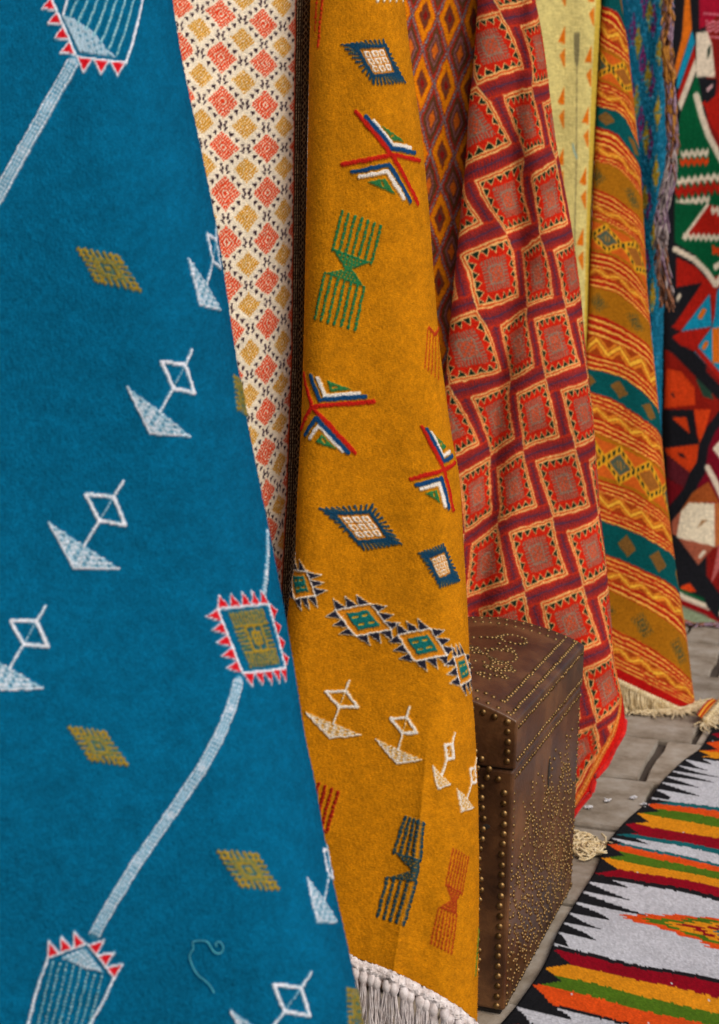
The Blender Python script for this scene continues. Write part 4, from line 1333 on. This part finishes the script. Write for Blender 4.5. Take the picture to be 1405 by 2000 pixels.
p9(800, [(900, 0), (1175, 0), (1215, 305), (900, 350)], BK9); p9(800, [(975, 70), (1110, 70), (1142, 218)], KR9)
p9(800, [(1175, 0), (1330, 0), (1260, 250), (1230, 320)], KR9)
p9(800, [(900, 350), (1225, 310), (1205, 470), (1140, 565), (930, 400)], KR9); p9(800, [(1030, 390), (1080, 400), (1115, 445), (1060, 430)], BK9)
p9(800, [(930, 410), (1140, 565), (1090, 700), (930, 600)], (86, 26, 34)); p9(800, [(900, 590), (1090, 700), (960, 900), (900, 900)], (104, 14, 22))
p9(800, [(1405, 120), (1700, 0), (1700, 900), (1405, 830), (1300, 660), (1200, 740), (1290, 300)], (106, 10, 28))
W9.line(Z(800, [(1500, -40), (1330, 180), (1265, 330), (1235, 560), (1130, 730), (960, 930)]), 19, BK9)
p9(800, [(1345, 350), (1420, 270), (1500, 330), (1420, 450)], CR9); W9.line(Z(800, [(1300, 520), (1370, 650), (1440, 800)]), 11, CR9)
p9(800, [(1165, 745), (1310, 650), (1405, 830), (1130, 850), (1040, 940)], (146, 72, 30))
p9(800, [(975, 1010), (1040, 930), (1420, 830), (1420, 1230), (1350, 1245), (1190, 1430), (985, 1190)], (150, 80, 58))
p9(800, [(1130, 838), (1362, 845), (1366, 1232), (1020, 1150), (1060, 920)], (214, 200, 172)); p9(800, [(1205, 1075), (1250, 990), (1300, 995), (1230, 1050)], (150, 110, 70))
W9.line(Z(800, [(1270, 1280), (1235, 1320)]), 7, CR9)
p9(800, [(1330, 1570), (1405, 1200), (1600, 1200), (1600, 1560), (1405, 1440)], (170, 88, 84)); p9(800, [(1366, 845), (1440, 830), (1440, 1200), (1370, 1230)], (170, 96, 50))
W9.line(Z(800, [(985, 1180), (1150, 1400), (1405, 1740), (1700, 2050)]), 24, BK9)
p9(800, [(1060, 1590), (1140, 1560), (1200, 1640), (1060, 1640)], KR9)
for (y0, y1, c) in ((0, 36, GN9), (36, 90, CR9), (90, 150, (128, 14, 18)), (150, 262, (128, 140, 110)), (262, 330, (168, 84, 66)), (330, 460, BK9)):
    W9.poly(Z(1150, [(900, y0 - 60), (1060, y0), (1290, y0 + 95), (1405, y0 + 160), (1900, y0 + 420), (1900, y1 + 420), (1405, y1 + 150), (1290, y1 + 90), (1060, y1), (900, y1 - 60)]), c)
p9(1150, [(1180, -150), (1405, 150), (1405, 290), (1300, 170)], BK9)
W9.img *= (1 + .08 * vnoise(W9.H, W9.W, 3))[..., None]
M_W9 = wool_material('pictorial_wool', fine=26, aniso=1.6, bump=.5, mottle=.22)
E, Y, P = R9.sheet(190, 6, 430, 6)
kil = empty('hanging_rug', tuple(at(1390, 1235, 6.25)))
link('woven_field', rug_mesh('woven_field', E, Y, P, W9, M_W9, .0006), None, kil)
tag(kil, 'pictorial kilim in green, red, black and sky blue shapes hanging last in the row', 'rug')
del W9
M_MULTI = [yarn_material('rust_yarn', lin(96, 52, 34), lin(150, 88, 50), 50), YARN[1], yarn_material('dark_yarn', lin(36, 34, 40), lin(70, 62, 66), 50)]
rng = np.random.default_rng(3)
for k, p in enumerate(hem_curve(R9, np.linspace(1335, 1425, 15), -1, .003)):
    v, f = tassel(p, rng.uniform(.06, .09), .012, 8, .0035, rng, (rng.uniform(-.02, .02), rng.uniform(-.02, .02), 0), True, .01)
    link('tassel', mesh_np('tassel', v, f), M_MULTI[k % 3], kil)

# ------------------------------------------------------------------ floor kilim
A0 = on_floor(1003, 1972)[:2]; A1 = on_floor(1408, 1412)[:2]
dl = (A1 - A0); LN = np.linalg.norm(dl); dl /= LN
S0 = on_floor(1056, 1853)[:2]; S1_ = on_floor(1405, 1931)[:2]
ds = S1_ - S0; ds /= np.linalg.norm(ds)
if ds @ RGT[:2] < 0: ds = -ds
# floor position -> (a along the long edge, c along the stripes) in metres from A0
Mx = np.linalg.inv(np.c_[dl, ds])
def fco(px, py): return Mx @ (on_floor(px, py)[:2] - A0)
Z3 = lambda x, y: (880 + x / 2.438, 1180 + y / 2.438)
def along_edge(x, y): return float(fco(*Z3(x, y))[0])
NA, NC = 520, 330
a_lo, a_hi = -0.75, LN + .25
ca_ = np.linspace(a_lo, a_hi, NA)[:, None]; cc_ = np.linspace(0, 1.25, NC)[None, :]
bands = [  # boundary measured near the left edge, far to near (colour lies on the far side of each mark)
    (1190, 600, 'k'), (1190, 650, 'c'), (1180, 705, 'v'), (1165, 738, 'y'), (1150, 748, 'k'), (985, 938, 'w'), (980, 955, 't'), (975, 982, 'v'), (965, 1018, 'g'), (920, 1062, 'y'), (895, 1110, 'c'), (880, 1130, 't'),
    (830, 1164, 'w'), (815, 1174, 't'), (775, 1196, 'v'), (745, 1232, 'g'), (725, 1270, 'y'), (700, 1308, 'c'), (660, 1320, 'k'), (440, 1632, 'w'), (430, 1648, 'k'), (405, 1702, 'c'), (370, 1762, 'y'), (340, 1816, 'g'), (300, 1880, 'v'), (290, 1892, 'k'), (200, 1962, 'w'), (190, 1976, 'k')]
bnd = [(along_edge(x, y), k) for x, y, k in bands]
a_last = bnd[-1][0]
for wdt, k in ((.06, 'v'), (.05, 'g'), (.05, 'y'), (.05, 'c'), (.012, 'k'), (.3, 'w')):
    a_last -= wdt; bnd.append((a_last, k))
bnd.sort()
COL = {'k': (26, 26, 28), 'c': (134, 8, 26), 'v': (212, 74, 20), 'y': (212, 134, 22), 'g': (74, 106, 22), 't': (20, 92, 96), 'w': (186, 186, 190)}
wob = np.zeros((NA, NC))
for amp, fr, ph in ((.016, 6.5, .5), (.009, 13, 2.2), (.004, 29, 1.0)):
    wob += amp * np.sin(cc_ * fr + ph + ca_ * 5.0)
wob *= np.clip(cc_ / .15, .2, 1)
wob += .0020 * np.sin(cc_ * 190) + RNG.normal(0, .0008, (1, NC))
aa = ca_ + wob - .02 * cc_
colr = np.empty((NA, NC, 3)); colr[:] = np.array(COL['k']) / 255
kind = np.full((NA, NC), 'k')
for i in range(len(bnd)):
    hi_ = bnd[i + 1][0] if i + 1 < len(bnd) else 99
    m = (aa >= bnd[i][0]) & (aa < hi_)
    colr[m] = np.array(COL[bnd[i][1]]) / 255
    kind[m] = bnd[i][1]
# hooked black teeth along the left border, longer over the white bands
saw = np.mod(ca_ * 16.5, 1)
wide = (kind == 'w')
toothlen = np.where(wide, .05 + .03 * np.sin(ca_ * 37) + .11 * (1 - np.abs(2 * np.mod(ca_ * 2.1 + .3, 1) - 1)), .045)
tooth = cc_ < .004 + toothlen * (1 - saw * 1.15).clip(0, 1) * (saw < .88)
tooth_small = cc_ < .006 + .05 * (1 - np.abs(2 * np.mod(ca_ * 11, 1) - 1))
mk = np.where(wide, tooth, tooth_small)
colr[mk] = np.array(COL['k']) / 255
# stepped lozenge in the broad white band
cm, = [fco(*Z3(1290, 1590))]
da = (ca_ - cm[0]) / .085; dc = (cc_ - cm[1] - .04) / .27
stepq = np.abs(np.round(da * 7) / 7) + np.abs(np.round((dc + .06 * np.sin(ca_ * 90)) * 10) / 10)
for lim, c in ((1.0, 'v'), (.78, 'g'), (.60, 'y'), (.44, 'c'), (.30, 'y'), (.16, 't')):
    colr[(stepq < lim)] = np.array(COL[c]) / 255
colr *= (1 + .07 * RNG.normal(0, 1, (NA, NC)).clip(-2, 2) * .6)[..., None]
lint = RNG.uniform(0, 1, (NA, NC)) > .9992
colr[lint] = .8
edgew = -.045 * np.sin(np.clip(ca_ / LN, 0, 1) * math.pi) + .010 * np.sin(ca_ * 4.1 + .6) + .006 * np.sin(ca_ * 11)
Pf = np.zeros((NA, NC, 3))
Pf[..., :2] = A0 + ca_[..., None] * dl + (cc_ + edgew * (1 - cc_ / 1.25))[..., None] * ds
Pf[..., 2] = .010 + .003 * np.sin(ca_ * 9 + cc_ * 7) + .002 * np.sin(ca_ * 23 - cc_ * 15) + RNG.normal(0, .0004, (NA, NC))
Pf[0, :, 2] = Pf[-1, :, 2] = .001
Pf[:, 0, 2] = .001; Pf[:, -1, 2] = .001
Pf[:, 1, :2] = Pf[:, 0, :2] + .0008
fk = mesh_np('floor_kilim', Pf.reshape(-1, 3), grid_faces(NA, NC, True))
at_ = fk.color_attributes.new('weave', 'FLOAT_COLOR', 'POINT')
c4 = np.ones((NA * NC, 4), np.float32); c4[:, :3] = s2l(np.clip(colr, 0, 1)).reshape(-1, 3)
at_.data.foreach_set('color', c4.ravel())
rr_ = fk.attributes.new('rug_co', 'FLOAT_VECTOR', 'POINT')
rc = np.zeros((NA, NC, 3), np.float32); rc[..., 0] = cc_ * 9; rc[..., 1] = ca_ * 9
rr_.data.foreach_set('vector', rc.ravel())
M_FK = wool_material('flatweave_wool', fine=30, aniso=3.5, bump=.5, mottle=.16)
tag(link('floor_kilim', fk, M_FK), 'flat striped kilim with white bands and black teeth spread on the paving', 'rug')

# ------------------------------------------------------------------ studded leather chest
def leather(name):
    m, t, b, N, L = new_mat(name)
    tc = N('ShaderNodeTexCoord')
    n = N('ShaderNodeTexNoise'); n.inputs['Scale'].default_value = 6; n.inputs['Detail'].default_value = 8; n.inputs['Roughness'].default_value = .65
    L(tc.outputs['Object'], n.inputs['Vector'])
    cr = N('ShaderNodeValToRGB'); e = cr.color_ramp.elements
    e[0].position = .36; e[0].color = (*lin(48, 27, 12), 1); e[1].position = .66; e[1].color = (*lin(112, 74, 40), 1)
    k = e.new(.5); k.color = (*lin(76, 46, 22), 1)
    L(n.outputs['Fac'], cr.inputs[0]); L(cr.outputs[0], b.inputs['Base Color'])
    n2 = N('ShaderNodeTexNoise'); n2.inputs['Scale'].default_value = 120; n2.inputs['Detail'].default_value = 5
    L(tc.outputs['Object'], n2.inputs['Vector'])
    r = N('ShaderNodeMapRange'); r.inputs[3].default_value = .30; r.inputs[4].default_value = .55
    L(n.outputs['Fac'], r.inputs[0]); L(r.outputs[0], b.inputs['Roughness'])
    bp = N('ShaderNodeBump'); bp.inputs['Strength'].default_value = .35; bp.inputs['Distance'].default_value = .003
    L(n2.outputs['Fac'], bp.inputs['Height']); L(bp.outputs[0], b.inputs['Normal'])
    return m


M_LEATH = leather('brown_leather')
M_BRASS, _t, _b, _N, _L = new_mat('aged_brass')
_b.inputs['Metallic'].default_value = 1.0; _b.inputs['Roughness'].default_value = .48
_tc = _N('ShaderNodeObjectInfo'); _cr = _N('ShaderNodeValToRGB')
_cr.color_ramp.elements[0].color = (*lin(98, 74, 42), 1); _cr.color_ramp.elements[1].color = (*lin(146, 116, 74), 1)
_L(_tc.outputs['Random'], _cr.inputs[0]); _L(_cr.outputs[0], _b.inputs['Base Color'])
M_DARK, _t, _b, _N, _L = new_mat('dark_gap')
_nz = _N('ShaderNodeTexNoise'); _nz.inputs['Scale'].default_value = 30
_cr = _N('ShaderNodeValToRGB'); _cr.color_ramp.elements[0].color = (.010, .007, .005, 1); _cr.color_ramp.elements[1].color = (.03, .02, .012, 1)
_L(_nz.outputs['Fac'], _cr.inputs[0]); _L(_cr.outputs[0], _b.inputs['Base Color'])
_b.inputs['Roughness'].default_value = .9

c0 = on_floor(985, 1987); c1 = on_floor(1112, 1752)
ax_l = c1 - c0; CL = float(np.linalg.norm(ax_l)); ax_l /= CL; CL *= 1.04
ax_w = np.array([-ax_l[1], ax_l[0], 0.0])                      # to the left, under the mustard rug
CW, HB, HL, DOME = .44, .528, .632, .050
chest = empty('studded_chest', tuple(c0 + ax_w * CW / 2 + ax_l * CL / 2))
tag(chest, 'brown leather chest with domed lid covered in brass studs, standing beside the mustard rug', 'chest')
def cp(l, w_, z): return c0 + ax_l * l + ax_w * (w_ - .022 * z) + np.array([0, 0, z])
def rot_box(name, l0, l1, w0, w1, z0, z1, mat, bev=.006, sub=None):
    bm = bmesh.new()
    vs = [bm.verts.new(tuple(cp(l, w_, z))) for z in (z0, z1) for (l, w_) in ((l0, w0), (l1, w0), (l1, w1), (l0, w1))]
    for q in ((0, 1, 2, 3), (4, 5, 6, 7), (0, 1, 5, 4), (1, 2, 6, 5), (2, 3, 7, 6), (3, 0, 4, 7)):
        bm.faces.new([vs[i] for i in q])
    bmesh.ops.recalc_face_normals(bm, faces=bm.faces)
    bmesh.ops.bevel(bm, geom=list(bm.edges), offset=bev, segments=3, profile=.5, affect='EDGES')
    me = bpy.data.meshes.new(name); bm.to_mesh(me); bm.free()
    return link(name, me, mat, chest)
rot_box('body', 0, CL, 0, CW, .012, HB, M_LEATH, .007)
rot_box('lid_gap', .006, CL - .006, .006, CW - .006, HB - .004, HB + .006, M_DARK, .001)
rot_box('base', .01, CL - .01, .01, CW - .01, 0, .016, M_DARK, .002)
# domed lid
def dome(w_): return HL + DOME * math.sin(math.pi * min(max(w_ / CW, 0), 1)) ** .8
bm = bmesh.new()
NWD = 22
ov = .003
prof = [(-ov, HB + .003)] + [(CW * i / NWD + (-ov if i == 0 else ov if i == NWD else 0), dome(CW * i / NWD)) for i in range(NWD + 1)] + [(CW + ov, HB + .003)]
ends = []
for l in (-ov, CL + ov):
    ends.append([bm.verts.new(tuple(cp(l, a_, z_))) for a_, z_ in prof])
n = len(prof)
for i in range(n):
    bm.faces.new((ends[0][i], ends[0][(i + 1) % n], ends[1][(i + 1) % n], ends[1][i]))
bm.faces.new(ends[0]); bm.faces.new(ends[1][::-1])
bmesh.ops.recalc_face_normals(bm, faces=bm.faces)
sharp = [e for e in bm.edges if len(e.link_faces) == 2 and e.calc_face_angle(0) > .6]
bmesh.ops.bevel(bm, geom=sharp, offset=.005, segments=3, profile=.5, affect='EDGES')
me = bpy.data.meshes.new('lid'); bm.to_mesh(me); bm.free()
for p in me.polygons: p.use_smooth = False
link('lid', me, M_LEATH, chest)

def stud_geo(sides=8):
    vs = [(0, 0, 1.0)]; fs = []
    for r, z in ((.55, .82), (.9, .42), (1.0, 0.0)):
        for k in range(sides):
            a = 2 * math.pi * k / sides
            vs.append((r * math.cos(a), r * math.sin(a), z * 1.0))
    tri = []
    for k in range(sides): tri.append((0, 1 + k, 1 + (k + 1) % sides))
    for ring in range(2):
        b0 = 1 + ring * sides
        for k in range(sides):
            a_, b_ = b0 + k, b0 + (k + 1) % sides
            tri.append((a_, a_ + sides, b_ + sides)); tri.append((a_, b_ + sides, b_))
    return np.array(vs, float), np.array(tri, int)
SV, SF = stud_geo()
def frame_for(n):
    n = np.array(n, float); n /= np.linalg.norm(n)
    a = np.cross(n, [0.2, .3, 1.0]); a /= np.linalg.norm(a)
    return a, np.cross(n, a), n
from mathutils import Matrix
stud_meshes = {}
N_IND = [0]
stuff_parts = []
def stud(p, n, r=.0068, single=True, h=.7):
    a, b, nn = frame_for(n)
    p = np.array(p) + RNG.normal(0, .0007, 3)
    V = p + r * (SV[:, :1] * a + SV[:, 1:2] * b) + r * h * SV[:, 2:] * nn
    if single and N_IND[0] < 295:
        N_IND[0] += 1
        key = (round(r, 4), tuple(np.round(nn, 2)))
        if key not in stud_meshes:
            loc = r * (SV[:, :1] * a + SV[:, 1:2] * b) + r * h * SV[:, 2:] * nn
            stud_meshes[key] = mesh_np('stud', loc, SF)
            stud_meshes[key].materials.append(M_BRASS)
        o = link('stud', stud_meshes[key], None, chest, tuple(p))
        o.rotation_euler = (0, 0, 0)
    else:
        stuff_parts.append((V, SF))
n_end = -ax_l; n_side = -ax_w
S = .024
# end face (towards the camera): vertical double rows by the corner, lid rows
for i in range(22):
    z = .022 + i * .0218
    stud(cp(0, .017, z), n_end, .0074); stud(cp(0, .062 + .004 * math.sin(i), z + .006), n_end, .0072)
    stud(cp(0, CW - .017, z), n_end, .007, False)
for w_, z in ((.09, .40), (.10, .375), (.105, .43), (.085, .345), (.10, .29), (.115, .32), (.098, .12), (.11, .10), (.10, .07), (.118, .21), (.10, .24)):
    stud(cp(0, w_, z), n_end, .0072)
for i in range(17):
    w_ = .03 + i * .0245
    stud(cp(0, w_, HB - .020), n_end, .0072, i < 8)
    stud(cp(-ov, w_ - .012, HL - .017 + (dome(w_) - HL) * .9), n_end, .0072, i < 8)
for k in range(5): stud(cp(-ov, .015, HB + .018 + k * .021), n_end, .0072)
for k, (w_, z) in enumerate(((.05, .525), (.066, .545), (.08, .56), (.10, .575), (.075, .525), (.10, .53), (.12, .55))): stud(cp(-ov, w_, z), n_end, .0072)
# long side: rows on the lid, below the lid and round the panel
nl = int(CL / .0165)
for i in range(nl + 1):
    l = .012 + i * (CL - .024) / nl
    stud(cp(l, -ov, HL - .016), n_side, .0048); stud(cp(l, -ov, HB + .020), n_side, .0048)
    stud(cp(l, 0, HB - .018), n_side, .0048); stud(cp(l, 0, .024), n_side, .0044, False)
for i in range(28):
    z = .03 + i * .0165
    stud(cp(.013, 0, z), n_side, .0046, False); stud(cp(CL - .014, 0, z), n_side, .0046, False)
# pattern worked in studs on the long side: scrolls, an arch and scattered filling
rs = np.random.default_rng(4)
def curve_studs(fn, n, r=.0047):
    for i in range(n):
        l, z = fn(i / (n - 1))
        if .02 < l < CL - .02 and .035 < z < HB - .03: stud(cp(l, 0, z), n_side, r, False)
for k in range(3):
    cxl = CL * (.24 + .26 * k)
    for rad in (.035, .06):
        curve_studs(lambda t: (cxl + rad * math.cos(6.28 * t), .155 + rad * 1.3 * math.sin(6.28 * t)), int(rad * 420))
    curve_studs(lambda t: (cxl - .07 + .14 * t, .27 + .10 * math.sin(math.pi * t)), 16)
    curve_studs(lambda t: (cxl + .015 * math.sin(9 * t), .28 + .17 * t), 12)
    curve_studs(lambda t: (cxl + .05 + .02 * math.sin(7 * t), .30 + .15 * t), 10)
    curve_studs(lambda t: (cxl - .05 - .02 * math.sin(7 * t), .30 + .13 * t), 9)
curve_studs(lambda t: (CL * (.1 + .8 * t), .30 + .08 * abs(math.sin(6.28 * 1.5 * t))), 44)
for r_i in range(9):                                            # fish-scale filling on the lower half
    zc = .045 + r_i * .029
    k_ = 0
    lc = .035 + (.026 if r_i % 2 else 0)
    while lc < CL - .03:
        for i in range(7):
            a_ = math.pi * (i / 6)
            l, z = lc + .025 * math.cos(a_) + rs.normal(0, .0012), zc + .020 * math.sin(a_) + rs.normal(0, .0012)
            if .02 < l < CL - .02 and rs.uniform() < .74 - .03 * r_i: stud(cp(l, 0, z), n_side, .0045, False)
        lc += .052
# top of the lid: border rows, a bar row and a scroll
def top(l, w_, r=.0052, single=True):
    e = .002
    nz_ = np.array([0, 0, 1.0]) + ax_w * (-(dome(w_ + e) - dome(w_ - e)) / (2 * e))
    stud(cp(l, w_, dome(w_)), nz_, r, single and False)
for i in range(nl + 1):
    l = .012 + i * (CL - .024) / nl
    top(l, .014); top(l, .040) if .05 < l < CL - .03 else None
for i in range(20):
    w_ = .02 + i * .021
    top(.015, w_); top(CL - .015, w_)
for i in range(11): top(.06, .045 + i * .018)
for i in range(14): top(CL - .06, .055 + i * .02)
for i in range(34):
    t = i / 33
    top(CL * (.30 + .34 * t), .15 + .045 * math.sin(t * 12.5)); top(CL * (.36 + .36 * t), .215 + .05 * math.sin(t * 10 + 1)); top(CL * (.24 + .2 * t), .10 + .03 * math.sin(t * 14))
for i in range(16):
    a_ = i / 16 * 6.28
    top(CL * .52 + .05 * math.cos(a_), .12 + .032 * math.sin(a_)); top(CL * .74 + .035 * math.cos(a_), .13 + .03 * math.sin(a_)); top(CL * .40 + .03 * math.cos(a_), .10 + .02 * math.sin(a_))
v, f = join(stuff_parts)
sp = link('stud_pattern', mesh_np('stud_pattern', v, f), M_BRASS, chest)
sp['kind'] = 'stuff'
# tooled almond on the long side and on the end
def almond(l, z, hl, hz, name, end=False):
    vs = []
    m = 16
    for i in range(m):
        a_ = 2 * math.pi * i / m
        x_ = hl * math.copysign(abs(math.cos(a_)) ** 1.6, math.cos(a_)); y_ = hz * math.sin(a_)
        vs.append(cp(-.0015, l + x_, z + y_) if end else cp(l + x_, -.0015, z + y_))
    bm = bmesh.new(); bv = [bm.verts.new(tuple(q)) for q in vs]; bm.faces.new(bv)
    r_ = bmesh.ops.extrude_face_region(bm, geom=list(bm.faces))
    off = Vector(tuple((ax_l if end else ax_w) * .003))
    bmesh.ops.translate(bm, vec=off, verts=[g for g in r_['geom'] if isinstance(g, bmesh.types.BMVert)])
    bmesh.ops.recalc_face_normals(bm, faces=bm.faces)
    me = bpy.data.meshes.new(name); bm.to_mesh(me); bm.free()
    link(name, me, M_DARK, chest)
almond(CL * .50, .415, .009, .034, 'tooled_almond')
almond(.052, .405, .008, .005, 'tooled_almond', True)

# ------------------------------------------------------------------ lint on the paving
M_LINT = yarn_material('white_lint', lin(196, 194, 196), lin(232, 230, 230), 90)
rng = np.random.default_rng(14)
for (x, y) in ((1187, 1566), (1150, 1579), (1237, 1560), (1260, 1574), (1205, 1637)):
    g = on_floor(x, y)
    parts = []
    for i in range(5):
        n = 7
        a = rng.uniform(0, 6.3); s_ = rng.uniform(.004, .013)
        tt_ = np.linspace(-1, 1, n)
        pth = np.c_[g[0] + np.cos(a) * tt_ * s_ + rng.normal(0, .003, n), g[1] + np.sin(a) * tt_ * s_ + rng.normal(0, .003, n), .003 + .004 * rng.uniform(0, 1, n)]
        parts.append(tube(pth, .0018, 5))
    v, f = join(parts)
    tag(link('lint_tuft', mesh_np('lint_tuft', v, f), M_LINT), 'small tuft of white lint on the stone paving', 'lint', 'white lint tufts on the paving')
